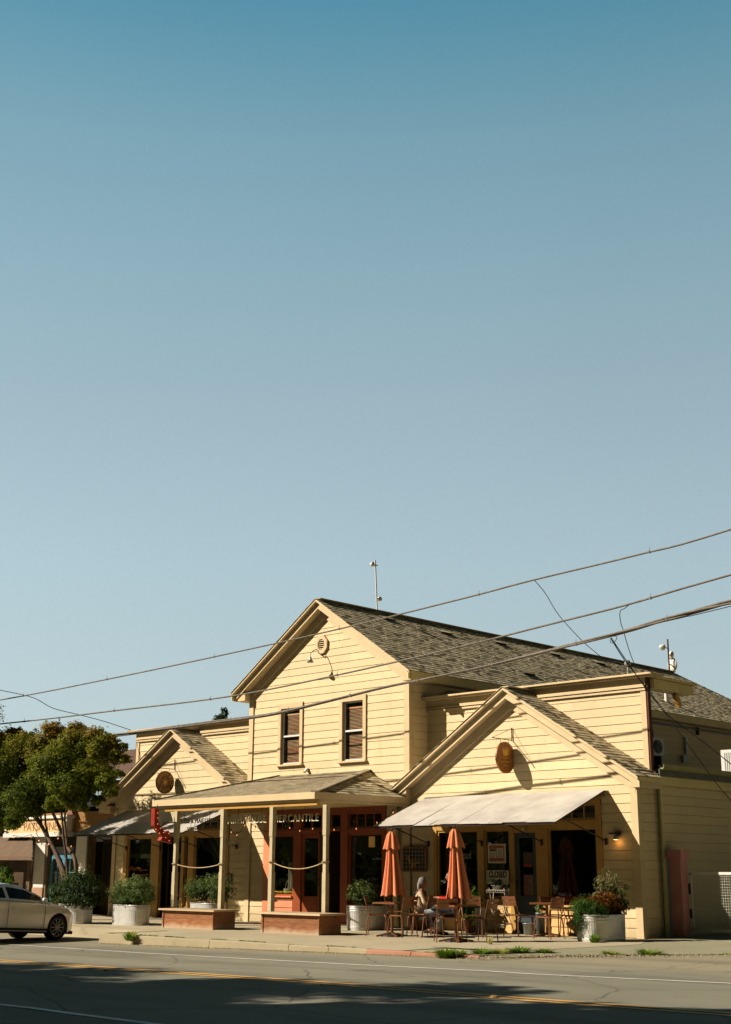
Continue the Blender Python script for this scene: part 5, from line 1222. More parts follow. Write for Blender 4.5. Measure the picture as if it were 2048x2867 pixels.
# ------------------------------------------------------------------ street tree on the left
TR = thing('street_tree', 'multi-trunked crape myrtle with bronze-tipped leaves in front of the neighbour shop', 'tree', (-31.6, 21.9, 0))
TY = 22.6
m = MB()
def limb(pxs, r0, r1, y0=TY, y1=TY):
    n = len(pxs); pts = [onY(x, y, y0+(y1-y0)*i/(n-1)) for i, (x, y) in enumerate(pxs)]; sm = []
    for i in range(n-1):
        for k in range(4):
            u = k/4; a, b2 = pts[i], pts[i+1]; p0 = pts[max(0, i-1)]; p3 = pts[min(n-1, i+2)]
            sm.append(.5*((2*a)+(b2-p0)*u+(2*p0-5*a+4*b2-p3)*u*u+(3*a-p0-3*b2+p3)*u**3))
    sm.append(pts[-1]); m.tube(sm, [r0+(r1-r0)*i/(len(sm)-1) for i in range(len(sm))], 8)
limb([(203,2575),(198,2500),(172,2420),(138,2350),(105,2290),(82,2235),(60,2190)], .085, .03, TY, 22.5)
limb([(208,2575),(212,2480),(212,2412),(190,2370),(160,2300),(130,2235),(110,2170)], .075, .03, TY, 22.8)
limb([(200,2575),(192,2480),(186,2400),(178,2340),(172,2270),(150,2200)], .05, .02, TY, 22.4)
limb([(196,2570),(180,2470),(150,2380),(120,2320),(112,2250),(95,2200)], .04, .02, TY, 22.6)
limb([(138,2350),(128,2300),(130,2240),(150,2160)], .035, .015, TY, 23)
limb([(190,2370),(182,2290),(195,2220),(220,2140)], .035, .015, TY, 22.6)
limb([(160,2300),(150,2255),(200,2190),(260,2110)], .03, .012, TY, 22.4)
limb([(120,2320),(80,2270),(30,2220),(-20,2150)], .03, .012, TY, 22.2)
m.build('trunk', BARKT, TR)
bl = []
for (x, y, r, yy) in ((-90,2140,.8,22.6),(-60,2230,.8,22.0),(-20,2080,.65,23.0),(10,2150,.85,22.2),(20,2240,.75,23.0),(-10,2300,.5,22.2),(60,2090,.65,22.6),(85,2060,.35,22.9),(90,2150,.8,23.3),(75,2230,.75,22.2),(130,2090,.65,23.0),(150,2045,.45,23.0),(160,2140,.85,22.2),(140,2215,.65,23.3),(210,2070,.55,22.6),(215,2040,.35,23.0),(225,2130,.75,23.2),(190,2195,.6,22.0),(270,2060,.45,23.0),(290,2105,.5,22.6),(285,2160,.5,23.0),(250,2205,.45,22.8),(320,2120,.33,22.9),(318,2072,.26,22.8),(335,2165,.22,22.8),(225,2235,.28,22.6),(40,2050,.30,22.9),(0,2060,.3,23.1),(180,2240,.35,22.8),(110,2115,.6,22.8),(45,2190,.7,22.6),(110,2190,.7,22.8),(190,2100,.6,22.8),(250,2090,.5,22.8),(240,2165,.55,22.6),(30,2120,.6,22.8),(120,2260,.3,22.7),(30,2280,.45,22.6),(60,2265,.5,22.4),(0,2260,.6,22.8),(150,2250,.35,22.3),(200,2240,.38,22.3),(95,2270,.3,22.3),(-30,2310,.5,22.5),(300,2185,.35,22.5),(342,2092,.26,23.0),(350,2125,.24,23.0),(312,2215,.28,23.0),(272,2240,.3,23.0),(290,2075,.35,22.6),(238,2262,.22,22.8),(40,2300,.4,22.4),
    (-60,2000,.8,22.2),(-75,1940,.7,21.8),(-110,2060,.9,21.8),(-120,1880,.8,21.4),(-150,1970,.9,21.2),(-55,2130,.8,22.6)):
    p = onY(x, y, yy); bl.append(((p.x, p.y, p.z), (r*.84, r*.95, r*.68)))
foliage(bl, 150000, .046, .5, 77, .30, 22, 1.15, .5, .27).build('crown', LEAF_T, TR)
# ------------------------------------------------------------------ cables and poles
def cable(pxs, Y, r, label, m_=WIRE, Y1=None, strands=1, ends=None, name='overhead_cable', g='overhead cables'):
    n = len(pxs); pts = [onY(x, y, Y+((Y1-Y)*i/(n-1) if Y1 else 0)) for i, (x, y) in enumerate(pxs)]
    if ends: pts = ([ends[0]] if ends[0] else [])+pts+([ends[1]] if ends[1] else [])
    pts = [Vector(p) for p in pts]; sm = []; n = len(pts)
    for i in range(n-1):
        st = 24 if strands > 1 else 6
        for k in range(st):
            u = k/st; a, b2 = pts[i], pts[i+1]; p0 = pts[i-1] if i else a*2-b2; p3 = pts[i+2] if i+2 < n else b2*2-a
            sm.append(.5*((2*a)+(b2-p0)*u+(2*p0-5*a+4*b2-p3)*u*u+(3*a-p0-3*b2+p3)*u**3))
    sm.append(pts[-1]); m = MB()
    if strands == 1: m.tube(sm, r, 6)
    else:
        for s in range(strands):
            L_ = 0; out_ = []
            for i, p in enumerate(sm):
                if i: L_ += (p-sm[i-1]).length
                an = L_*(1.1+.35*math.sin(L_*.13))+s*2*math.pi/strands; w = r*(.75+.5*math.sin(L_*.31+1)); out_.append(p+Vector((0, math.cos(an)*w, math.sin(an)*w)))
            m.tube(out_, r*.85, 6)
    if strands > 1 or r > .015:
        Ls = 0
        for i in range(1, len(sm)):
            Ls += (sm[i]-sm[i-1]).length
            if Ls > (2.2 if strands > 1 else 4.3): Ls = 0; q = sm[i]; m.bar(q-Vector((.02,0,0)), q+Vector((.02,0,0)), r*2.4, r*2.4); m.bar(q, q+Vector((.01,.0,.10)), .006)
    o = m.build(name, m_); tag(o, label, 'cable', g); return o
PLX, PRX = -52.0, -4.5
cable([(0,1960),(300,1902),(600,1839),(950,1761),(1300,1675),(1490,1625),(1780,1555),(2048,1482)], 23, .019, 'topmost overhead cable, crossing the main gable above its round vent', ends=((PLX,23,6.75), (PRX,23,8.9)))
cable([(0,2027),(320,1990),(642,1950),(945,1890),(1300,1808),(1560,1743),(1757,1693),(2048,1609)], 23, .021, 'middle overhead cable, crossing the main gable above its windows', ends=((PLX,23,6.3), (PRX,23,7.8)))
cable([(-40,2092),(80,2084),(215,2069),(300,2061),(448,2042),(600,2022),(760,2000),(902,1967),(1074,1925),(1182,1903),(1348,1868),(1551,1818),(1745,1769),(2048,1685)], 23, .028, 'thick twisted cable bundle, lowest of the overhead lines, passing in front of the upper windows', strands=3, ends=((PLX,23,5.9), (PRX,23,7.2)))
cable([(1700,1786),(1805,1754),(1920,1727),(2048,1697)], 23, .008, 'thin black line hanging just under the cable bundle at the right', WIREB, ends=(None, (PRX,23,7.1)))
cable([(-60,1920),(0,1932),(92,1953),(150,1983),(230,2003),(300,2022),(372,2046)], 22, .010, 'thin sagging service cable at the upper left running down to the left parapet', WIREB, 26.2, ends=((PLX,23,7.2), None))
cable([(1497,1624),(1528,1662),(1560,1715),(1600,1762),(1640,1803),(1692,1846)], 23, .008, 'service drop from the topmost cable to the long roof', WIREB, 27.5)
cable([(1762,1693),(1750,1703),(1737,1712),(1738,1740),(1746,1766),(1762,1820),(1779,1866)], 23, .008, 'kinked service drop from the middle cable to the parapet', WIREB, 26.1)
cable([(1710,1786),(1752,1852),(1818,1935),(1905,2055),(1960,2130),(2012,2200),(2090,2290)], 23, .009, 'left one of the two service wires running down past the air conditioner', WIREB, 25.2)
cable([(1712,1786),(1760,1858),(1822,1945),(1878,2008),(1960,2070),(2048,2140),(2120,2200)], 23, .009, 'right one of the two service wires running down past the air conditioner', WIREB, 25.6)
cable([(1708,1790),(1712,1800),(1722,1796),(1728,1784),(1718,1780)], 22.97, .006, 'small coil of spare wire hanging from the cable bundle', WIREB)
for X, h in ((PLX, 8.2), (PRX, 9.8)):
    t = thing('utility_pole', 'wooden utility pole carrying the overhead lines', 'utility pole', (X, 23.12, -.3), group='utility poles beyond the picture'); m = MB(); m.tube([(X, 23.15, -.4), (X, 23.15, h)], [.16, .11], 12); m.build('pole', BARKD, t); m = MB(); m.bar((X, 22.4, h-.6), (X, 23.9, h-.6), .1); m.build('crossarm', BARKD, t)
# weatherhead on the parapet
p = onY(1752, 1858, 26.1); t = thing('weatherhead', 'grey electrical weatherhead on top of the right parapet', 'weatherhead', (p.x, 26.2, 5.83)); m = MB(); m.tube([(p.x, 26.2, 5.80), (p.x, 26.2, p.z+.02)], .03, 8); m.lathe([(0,.10),(.06,.08),(.08,.0),(.05,-.05),(0,-.05)], (p.x, 26.18, p.z), 12); m.build('mast', GREY, t); m = MB(); m.tube([(p.x-.05, 26.15, p.z), (p.x-.35, 26.15, p.z+.10), (p.x-.55, 26.15, p.z-.0), (p.x-.4, 26.15, p.z-.12), (p.x, 26.15, p.z-.15)], .007, 5); m.build('loop_wire', WIREB, t)
# masts on the ridge
b0, b1 = onX(1057, 1712, MC), onX(1051, 1568, MC)
t = thing('antenna_mast', 'tall thin white antenna mast on the ridge of the central gable', 'antenna', (MC, b0.y, 8.7)); m = MB(); m.tube([(MC, b0.y, 8.68), (MC, b1.y, b1.z)], .022, 8); m.build('mast', WHT, t)
for (x, y, s) in ((1043,1580,-1), (1063,1677,1)):
    p = onX(x, y, MC); m = MB(); m.xform(Matrix.Identity(4)); m.lathe([(0,-.05),(.06,-.045),(.065,.045),(0,.05)], (0,0,0), 12); m.xform(Matrix.Translation(p) @ Matrix.Rotation(R_(90), 4, 'Y')); m.bar(p, (MC, b0.y, p.z), .03); m.build('antenna', WHT, t)
b0, b1 = onX(1876, 1898, MC), onX(1867, 1789, MC)
t = thing('antenna_mast', 'short antenna mast with a dish and drum at the far end of the long roof', 'antenna', (MC, b0.y, b0.z-.1)); m = MB(); m.tube([(MC, b0.y, b0.z-.25), (MC, b0.y, b1.z)], .03, 8); m.build('mast', RUST, t)
for (x, y, r, d) in ((1857,1812,.13,.16), (1879,1834,.16,.08), (1883,1862,.28,.05)):
    p = onX(x, y, MC); m = MB(); m.lathe([(0,-d),(r*.6,-d*.8),(r,0),(r*.95,.02),(0,.0)], (0,0,0), 18); m.xform(Matrix.Translation(p) @ Matrix.Rotation(R_(-90), 4, 'X') @ Matrix.Rotation(R_(20), 4, 'Y')); m.bar(p, (MC, b0.y, p.z), .03); m.build('dish', WHT, t)
# air conditioner by the tall side wall, packaged unit at the right edge
a, b_ = onX(1824, 2063, -22.2), onX(1862, 2118, -22.2)
t = thing('air_conditioner', 'pale outdoor air conditioner with a round fan grille beside the tall side wall', 'air conditioner', (-22.4, (a.y+b_.y)/2, 3.8)); m = MB(); y0, y1 = a.y, b_.y; z0, z1 = b_.z, a.z
m.box((-22.65, y0, z0), (-22.2, y1, z1)); m.build('casing', WHT, t); m = MB(); n = 28; cy_, cz_ = (y0*.52+y1*.48), (z0+z1)/2; rr_ = (z1-z0)*.38
m.add([(-22.19, cy_+rr_*1.25*math.cos(2*math.pi*k/n), cz_+rr_*math.sin(2*math.pi*k/n)) for k in range(n)], [tuple(range(n))]); m.build('fan_grille', plain('fan_grey', (.10,.10,.09), .6, .2), t)
m = MB()
for q in range(1, 5): m.tube([(-22.17, cy_+rr_*1.25*q/5*math.cos(2*math.pi*k/n), cz_+rr_*q/5*math.sin(2*math.pi*k/n)) for k in range(n+1)], .012, 4, cap=False)
m.lathe([(0,0),(.06,0)], (-22.17, cy_, cz_), 10); m.build('grille_ring', GREY, t)
m = MB(); m.box((-22.6, y0+.1, 3.84), (-22.25, y0+.18, z0)); m.box((-22.6, y1-.2, 3.84), (-22.25, y1-.12, z0)); m.tube([(-22.7, y1+.15, z0-.2), (-22.75, y1+.2, z1+.3), (-22.85, y1-.1, z1+.45)], .05, 8); m.build('stand', WIREB, t)
a = onX(2019, 2120, -17.2); t = thing('rooftop_unit', 'white louvred rooftop unit at the right edge of the picture above the gutter', 'rooftop unit', (-16.7, a.y+.5, 3.75)); m = MB(); y0 = a.y; m.box((-17.2, y0, 3.78), (-16.25, y0+1.2, 4.48)); m.build('casing', WHT, t)
m = MB()
for k in range(14): m.box((-17.1+k*.06, y0-.01, 3.85), (-17.08+k*.06, y0-.001, 4.4))
for k in range(16): m.box((-16.249, y0+.1+k*.065, 3.85), (-16.24, y0+.12+k*.065, 4.4))
m.build('louvre', GREY, t)
# conduit and small boxes on the tall side wall
t = thing('conduit_pipe', 'pale blue conduit running along under the long eave', 'pipe', (-22.85, 30, 6.0)); m = MB(); a = onX(1236, 1935, -22.84); m.tube([(-22.84, a.y, a.z-.1), (-22.84, a.y+.05, 5.95), (-22.84, a.y+.4, 6.08), (-22.84, 47, 6.08)], .035, 8)
m.build('pipe', plain('blue_grey_pipe', (.26,.36,.38), .5, .2), t); m = MB()
for y in (28.5, 32, 36.2, 40.2, 44): m.box((-22.88, y, 5.9), (-22.78, y+.06, 6.15))
m.each('clip', IRON, t)
a = onX(1919, 2088, -22.84); t = thing('vent_box', 'small white vertical pipe on the shaded upper wall right of the air conditioner', 'pipe', a); m = MB(); m.box((-22.88, a.y, a.z-.28), (-22.80, a.y+.12, a.z+.28)); m.build('casing', WHT, t)
a = onX(1910, 2125, -22.84); t = thing('junction_box', 'small grey junction box low on the shaded upper wall', 'junction box', a); m = MB(); m.box((-22.88, a.y, a.z-.12), (-22.78, a.y+.3, a.z+.12)); m.build('casing', GREY, t)
m = MB(); pts = [(-17.0+.3*math.sin(k*.9), 27+k*.45, 3.80+.05*abs(math.sin(k*1.7))) for k in range(12)]; m.tube(pts, .02, 5); o = m.build('roof_hose', WIREB); tag(o, 'black hose lying along the edge of the low roof above the gutter', 'hose')
a = onY(863, 2159, FY); t = thing('wall_camera', 'small white camera on the wall just above the porch roof', 'camera', a); m = MB(); m.box((a.x-.04, FY-.05, a.z), (a.x+.04, FY-.02, a.z+.08)); m.bar((a.x, FY-.05, a.z+.05), (a.x+.03, FY-.17, a.z-.04), .06); m.build('casing', WHT, t)
# ------------------------------------------------------------------ pink post and mesh gate
PINK = plain('pink_post_paint', (.66,.30,.28), .6, .15, 3)
GY = 26.60
a = onY(1905, 2618, GY); pxw = .15; zb = a.z-.02
t = thing('gate_post', 'square pink gate post with a wider cap at the right of the building', 'gate post', (a.x, GY, zb)); m = MB(); m.box((a.x-pxw, GY-.02, zb), (a.x+pxw-.03, GY+.26, 1.68)); m.build('shaft', PINK, t); m = MB(); m.box((a.x-.19, GY-.07, 1.68), (a.x+.17, GY+.30, 1.88)); m.build('cap', PINK, t)
g0 = onY(1928, 2445, GY+.35); gx0 = g0.x+.02; gx1 = gx0+4.2; zt = g0.z; zl = onY(1940, 2604, GY+.35).z
t = thing('mesh_gate', 'white metal gate filled with square wire mesh beside the pink post', 'gate', (gx0, GY+.1, zl)); m = MB(); y = GY+.35
m.bar((gx0, y, zt), (gx1, y, zt), .05, .06); m.bar((gx0, y, zl), (gx1, y, zl), .05, .07); m.bar((gx0+.03, y, zl), (gx0+.03, y, zt), .05); m.bar((gx1, y, zl), (gx1, y, zt), .05); m.build('frame', WHT, t)
m = MB(); x = gx0+.05
while x < gx1: m.bar((x, y, zl), (x, y, zt), .0075); x += .058
z = zl+.05
while z < zt: m.bar((gx0, y-.008, z), (gx1, y-.008, z), .0075); z += .058
m.build('wire_mesh', plain('mesh_wire', (.62,.60,.50), .5, .1), t)
m = MB(); m.box((gx0-.06, y-.06, zl+.25), (gx0+.03, y+.0, zl+.45)); m.box((gx0-.06, y-.06, zt-.45), (gx0+.03, y+.0, zt-.22)); m.each('hinge', WIREB, t)
# ------------------------------------------------------------------ far trees
p = onY(622, 1995, 75); t = thing('distant_tree', 'dark conifer tip showing above the left parapet', 'tree', (p.x, 75, 0)); foliage([((p.x+.3, 75, p.z-.05), (.38,.4,.6)), ((p.x-.2, 75, p.z-.5), (.62,.6,.5)), ((p.x, 75, p.z-1.6), (1.2,1.0,1.2))], 2400, .13, .4, 41, .3, 12).build('crown', LEAF_D, t); m = MB(); m.tube([(p.x, 75, -.5), (p.x, 75, p.z)], [.25,.05], 8); m.build('trunk', BARKD, t)
for i, (x, y, Y, r) in enumerate(((10,2055,60,2.0), (-60,2060,64,2.4), (300,2215,70,1.8))):
    p = onY(x, y, Y); t = thing('distant_tree', ['hazy green tree behind the street tree at the left edge', 'second hazy tree beyond the left edge', 'pale hazy tree seen between the crown and the left gable'][i], 'tree', (p.x, Y, 0)); foliage([((p.x, Y, p.z-r), (r*1.2, r, r*1.2)), ((p.x+1, Y, p.z-r*2.2), (r*1.4, r, r))], 3500, .2, .5, 50+i, .4, 12).build('crown', LEAF_O, t); m = MB(); m.tube([(p.x, Y, -.5), (p.x, Y, p.z-r)], [.3,.1], 8); m.build('trunk', BARKD, t)
# trees across the road, behind the photographer: they shade the near lane and show in the shop windows
TG = 'trees along the near side of the road'
for i, (X, Y, z, r) in enumerate(((-31.5,.4,9.4,2.9), (-27.5,1.0,9.6,2.5), (-23.6,1.3,9.9,2.6), (-19.4,1.5,10.1,2.6), (-15.5,1.9,10.3,2.5), (-11.6,2.2,10.6,2.6), (-36,-.2,9.4,3.0))):
    Y -= .95; t = thing('roadside_tree', 'broad roadside tree standing across the road behind the photographer', 'tree', (X, Y-1.2, 0), group=TG); rr = random.Random(i*3+1); bl = []
    for k in range(16):
        q = rsph(rr); bl.append(((X+q.x*r*1.15, Y-1.0+q.y*r*1.1, z-1.3+q.z*r*.95), (r*.5, r*.5, r*.40)))
    foliage(bl, 14000, .19, .5, 90+i, .2, 10).build('crown', LEAF_D, t); m = MB(); m.tube([(X, Y-1.2, -.4), (X+.2, Y-1.1, z*.5), (X, Y-1.0, z)], [.28,.2,.08], 10)
    for k in range(5): q = Vector(bl[k][0]); m.tube([(X+.1, Y-1.1, z*.5), (Vector((X, Y-1, z*.7))+q)/2, q], [.12,.07,.03], 6)
    m.build('trunk', BARKD, t)
bl = [((-84+k*3.4, -7+rng.uniform(-1.5,1.5), rng.uniform(2,6.5)), (2.6,1.6,rng.uniform(2,3.2))) for k in range(16)]+[((-84+k*3.4, -6.5, 1.4), (2.2,1.2,1.6)) for k in range(16)]
o = foliage(bl, 15000, .38, .55, 200, .3, 12).build('wood', LEAF_D); tag(o, 'dense dark tree belt on the far side of the road, mirrored in the windows', 'wood', None, 'stuff')
# ------------------------------------------------------------------ ground, road, pavement
def road_mat():
    m, nt, b = newmat('asphalt'); c = coord(nt); g = noise(nt, 90, 4, .8, c); v = nt.nodes.new('ShaderNodeTexVoronoi'); v.inputs['Scale'].default_value = 70; nt.links.new(c, v.inputs['Vector'])
    o = mixrgb(nt, (.29,.268,.20), (.38,.352,.268), ramp(nt, noise(nt, .35, 5, .6, coord(nt, (.5,1,1))), [(.35,0),(.65,1)]))
    o = mixrgb(nt, o, (.50,.46,.33), ramp(nt, v.outputs['Distance'], [(.0,.35),(.25,0)])); o = mixrgb(nt, o, mixrgb(nt, o, (.5,.5,.5), g, 'OVERLAY'), .55)
    s = nt.nodes.new('ShaderNodeSeparateXYZ'); nt.links.new(c, s.inputs[0])
    st = noise(nt, 1.6, 5, .7, coord(nt, (.25, 5, 1))); o = mixrgb(nt, o, (.07,.065,.055), ramp(nt, st, [(.60,0),(.72,.30)]))
    cr = nt.nodes.new('ShaderNodeTexVoronoi'); cr.feature = 'DISTANCE_TO_EDGE'; cr.inputs['Scale'].default_value = .33; nt.links.new(mixrgb(nt, c, noise(nt, 1.3, 4, .6, c, 'Color'), .25, 'ADD'), cr.inputs['Vector']); o = mixrgb(nt, o, (.03,.03,.03), ramp(nt, cr.outputs['Distance'], [(.0,.6),(.006,0)]))
    yy = math_(nt, 'ADD', s.outputs[1], math_(nt, 'MULTIPLY', noise(nt, .8, 5, .7, c), 1.3))
    o = mixrgb(nt, o, (.46,.38,.25), ramp(nt, math_(nt, 'MULTIPLY', yy, .04), [(.715, 0.0), (.765, .55)]))
    tr_ = math_(nt, 'SINE', math_(nt, 'MULTIPLY', math_(nt, 'ADD', s.outputs[1], math_(nt, 'MULTIPLY', s.outputs[0], .03)), 3.6)); o = mixrgb(nt, o, (.17,.155,.115), ramp(nt, math_(nt, 'ADD', math_(nt, 'MULTIPLY', tr_, .25), noise(nt, .5, 4, .6, coord(nt, (.3,1,1)))), [(.55, 0.0), (.85, .38)]))
    oil = noise(nt, 1.1, 3, .5, coord(nt, (.8,1.2,1))); o = mixrgb(nt, o, (.06,.055,.05), ramp(nt, oil, [(.70, 0.0), (.76, .5)]))
    nt.links.new(o, b.inputs['Base Color']); b.inputs['Roughness'].default_value = .9; b.inputs['Specular IOR Level'].default_value = .25; bump(nt, b, g, .6, .01); return m
def conc_mat(name, a, b2, dirt=(.16,.14,.09)):
    m, nt, b = newmat(name); c = coord(nt); g = noise(nt, 70, 4, .8, c); o = mixrgb(nt, a, b2, ramp(nt, noise(nt, .6, 5, .6, c), [(.3,0),(.7,1)]))
    o = mixrgb(nt, o, dirt, ramp(nt, noise(nt, 2.2, 6, .7, coord(nt, (.6,1.6,1))), [(.58,0),(.75,.55)])); o = mixrgb(nt, o, mixrgb(nt, o, (.5,.5,.5), g, 'OVERLAY'), .4)
    nt.links.new(o, b.inputs['Base Color']); b.inputs['Roughness'].default_value = .9; bump(nt, b, g, .4, .008); return m
ASPH = road_mat(); CONCR = conc_mat('pavement_concrete', (.50,.43,.29), (.60,.52,.36)); KERB = conc_mat('kerb_concrete', (.38,.32,.21), (.48,.41,.28)); KRED = conc_mat('faded_red_kerb', (.42,.18,.12), (.50,.29,.20), (.30,.2,.12)); APR = conc_mat('tarmac_apron', (.36,.33,.215), (.43,.40,.27)); DIRT = plain('roadside_dirt', (.24,.20,.13), .95, .3, 1.5)
KY = 18.4
def sheet(name, x0, x1, ys, dz, m_, step=1.0):
    m = MB(); xs = []; x = x0
    while x < x1: xs.append(x); x += step
    xs.append(x1); n = len(ys); m.add([(x, y, kz(x)+dz) for x in xs for y in ys], [(i*n+k, (i+1)*n+k, (i+1)*n+k+1, i*n+k+1) for i in range(len(xs)-1) for k in range(n-1)], (.5,.5)); o = m.build(name, m_); tag(o, kind='structure'); return o
m = MB(); m.add([(-900,-900,-.30), (900,-900,-.30), (900,900,-.30), (-900,900,-.30)], [(0,1,2,3)]); o = m.build('ground', DIRT); tag(o, kind='structure')
sheet('road', -140, 60, [4, 8, 12, 16, KY, 20.35, 22.4, 40], -.008, ASPH)
m = MB(); m.box((-140,-30,-.29), (60,4,.0)); o = m.build('verge', DIRT); tag(o, kind='structure')
# pavement slabs (scored joints are real gaps) and kerb
m = MB(); xs = [-25.95]
while xs[-1] < -16.9: xs.append(xs[-1]+1.52)
edge = lambda x: KY+.16
for x0, x1 in zip(xs, xs[1:]):
    x1 = min(x1, -16.0)
    for ya, yb in ((KY+.165, 20.2), (20.2, 22.0), (22.0, 23.8), (23.8, FY+.02)):
        m.box((x0+.006, ya+.006, -.25), (x1-.006, yb-.006, .0))
x = -27.47
while x > -60:
    for ya, yb in ((20.46, 22.0), (22.0, 23.8), (23.8, FY+.02)): m.box((x+.006, ya+.006, -.35), (x+1.514, yb-.006, 0))
    x -= 1.52
m.box((-60, 20, -.35), (-16.0, FY+.0, -.012))
m.v = [(a, b, (c if not (c > -.02 and a < -30) else c)) for a, b, c in m.v]
o = m.build('pavement', CONCR); tag(o, kind='structure')
m = MB(); m.box((-25.95, KY+.16, -.30), (-16.0, 20.5, -.012)); o = m.build('pavement_bed', CONCR); tag(o, kind='structure')
def kerb_run(x0, x1, m_, seed):
    m = MB(); rr = random.Random(seed); x = x0
    while x < x1-.1:
        L_ = min(x1-x, rr.choice((1.1, 1.5, 2.0, 2.4))); h = .0+rr.uniform(-.006,.006); y = KY+rr.uniform(-.008,.008)
        m.prism([(x+.005, y-.03, -.32), (x+.005, y, h-.02), (x+.005, y+.02, h), (x+.005, KY+.16, h), (x+.005, KY+.16, -.32)], (L_-.01, 0, 0)); x += L_
    return m
o = kerb_run(-25.95, -17.55, KERB, 4).build('kerb', KERB); tag(o, kind='structure')
o = kerb_run(-17.55, -14.9, KRED, 6).build('red_kerb', KRED); tag(o, kind='structure')
m = MB(); m.box((-25.95, KY+.18, -.3), (-25.80, 20.3, .0)); m.box((-60, 20.3, -.3), (-25.95, 20.45, .0)); o = m.build('rear_kerb', KERB); tag(o, kind='structure')
# tarmac apron and driveway at the right
e0 = [onZ(x, y) for x, y in ((1385,2677),(1450,2675.5),(1500,2675),(1600,2674),(1750,2673.5),(1900,2673),(2060,2671.5),(2300,2672))]
m = MB(); m.add([(-16.0, KY+.165, .004), (-14.9, KY+.165, .004)]+[(p.x, p.y, .004) for p in e0[1:]]+[(6, 24.2, .004), (6, 45, .004), (-16.0, 45, .004)], [tuple(range(2+len(e0)-1+3))]); o = m.build('driveway', APR); tag(o, kind='structure')
m = MB(); m.add([(-16.3, 19.8, .008), (-15.2, 20.2, .008), (-14.9, 23.5, .008), (-15.6, 24.9, .008), (-16.0, 25.5, .008), (-17.2, 25.5, .008), (-17.2, 19.8, .008)], [tuple(range(7))]); 
o = m.build('pavement_edge', CONCR); tag(o, kind='structure')
# seam of dry grass and gravel
mb = MB(); rr = random.Random(12); seg = e0
for a, b_ in zip(seg, seg[1:]):
    for k in range(int((b_-a).length*10)):
        p = a.lerp(b_, rr.random())+Vector((rr.uniform(-.05,.05), rr.uniform(-.07,.07), .004)); tuft(mb, p, .05, .035, 5, rr, .3, 1.0, .008)
for k in range(300):
    x = rr.uniform(-25.8, -15); p = (x, KY-.04+rr.uniform(-.05,.02), kz(x)); tuft(mb, p, .04, .02, 4, rr, .7, 1.0, .007)
for k in range(520):
    x = rr.uniform(-25.8, -15); 
    if math.sin(x*2.3)+math.sin(x*5.1+1) > .2: tuft(mb, (x, KY+.17+rr.uniform(-.01,.03), 0), .05, .03, 5, rr, .1, .8, .008)
o = mb.build('verge_grass', GRASS); tag(o, 'thin dry grass and moss along the kerb joint and tarmac seam', 'grass', None, 'stuff')
mb = MB()
for k in range(1500):
    i = rr.randrange(len(seg)-1); p = seg[i].lerp(seg[i+1], rr.random())+Vector((rr.uniform(-.1,.1), -abs(rr.gauss(0,.55)), .004)); s = rr.uniform(.003,.008); mb.box((p.x-s, p.y-s, p.z-s), (p.x+s, p.y+s, p.z+s*.7))
for k in range(700):
    x = rr.uniform(-25.8,-14.5); y = KY-.05-abs(rr.gauss(0,.12)); s = rr.uniform(.003,.008); mb.box((x-s, y-s, kz(x)-s), (x+s, y+s, kz(x)+s*.6))
o = mb.build('gravel', plain('tan_gravel', (.50,.42,.28), .9, .3, piece=.4)); tag(o, 'fine tan gravel and leaf litter gathered along the kerb', 'gravel', None, 'stuff')
# painted lines
WLN = plain('worn_white_line', (.88,.84,.74), .7, .22, 2.5, fine=30); YLN = plain('worn_yellow_line', (.90,.50,.13), .7, .22, 2.5, fine=30)
def onroad(x, y):
    z = -.1
    for _ in range(25): p = onZ(x, y, z); z = kz(p.x)
    return p
def line(pxs, w, m_, off=0.0):
    pts = [onroad(x, y) for x, y in pxs]; d0 = (pts[1]-pts[0]).normalized(); d1 = (pts[-1]-pts[-2]).normalized(); pts = [pts[0]-d0*25]+pts+[pts[-1]+d1*14]; sm = []
    for a, b_ in zip(pts, pts[1:]):
        n = max(2, int((b_-a).length/.8)); sm += [a.lerp(b_, k/n) for k in range(n)]
    sm.append(pts[-1]); m = MB(); vs = []
    for i, p in enumerate(sm):
        d = (sm[min(i+1, len(sm)-1)]-sm[max(i-1, 0)]); q = Vector((-d.y, d.x, 0)).normalized()
        for s in (-1, 1): v = p+q*(off+s*w/2); vs.append((v.x, v.y, kz(v.x)-.003))
    m.add(vs, [(2*i, 2*i+2, 2*i+3, 2*i+1) for i in range(len(sm)-1)], (.5,.5)); o = m.build('road_marking', m_); tag(o, kind='structure')
line([(0,2642),(400,2667.5),(1000,2700),(1500,2726.5),(2048,2752)], .10, WLN)
line([(0,2688.5),(500,2722.5),(1000,2757.5),(1500,2798),(2048,2838)], .11, YLN, .10); line([(0,2688.5),(500,2722.5),(1000,2757.5),(1500,2798),(2048,2838)], .11, YLN, -.13)
line([(0,2811),(200,2836),(454,2868)], .11, WLN)
for (x, y) in ((297,2717),(1385,2792)):
    p = onroad(x, y); m = MB(); m.lathe([(0,.022),(.035,.02),(.055,.006),(.06,-.01)], (p.x, p.y, kz(p.x)), 12); o = m.build('road_stud', plain('amber_stud', (.55,.35,.10), .4, .1)); tag(o, ['amber road stud on the double yellow line at the left', 'amber road stud on the double yellow line at the right'][0 if x < 500 else 1], 'road stud')
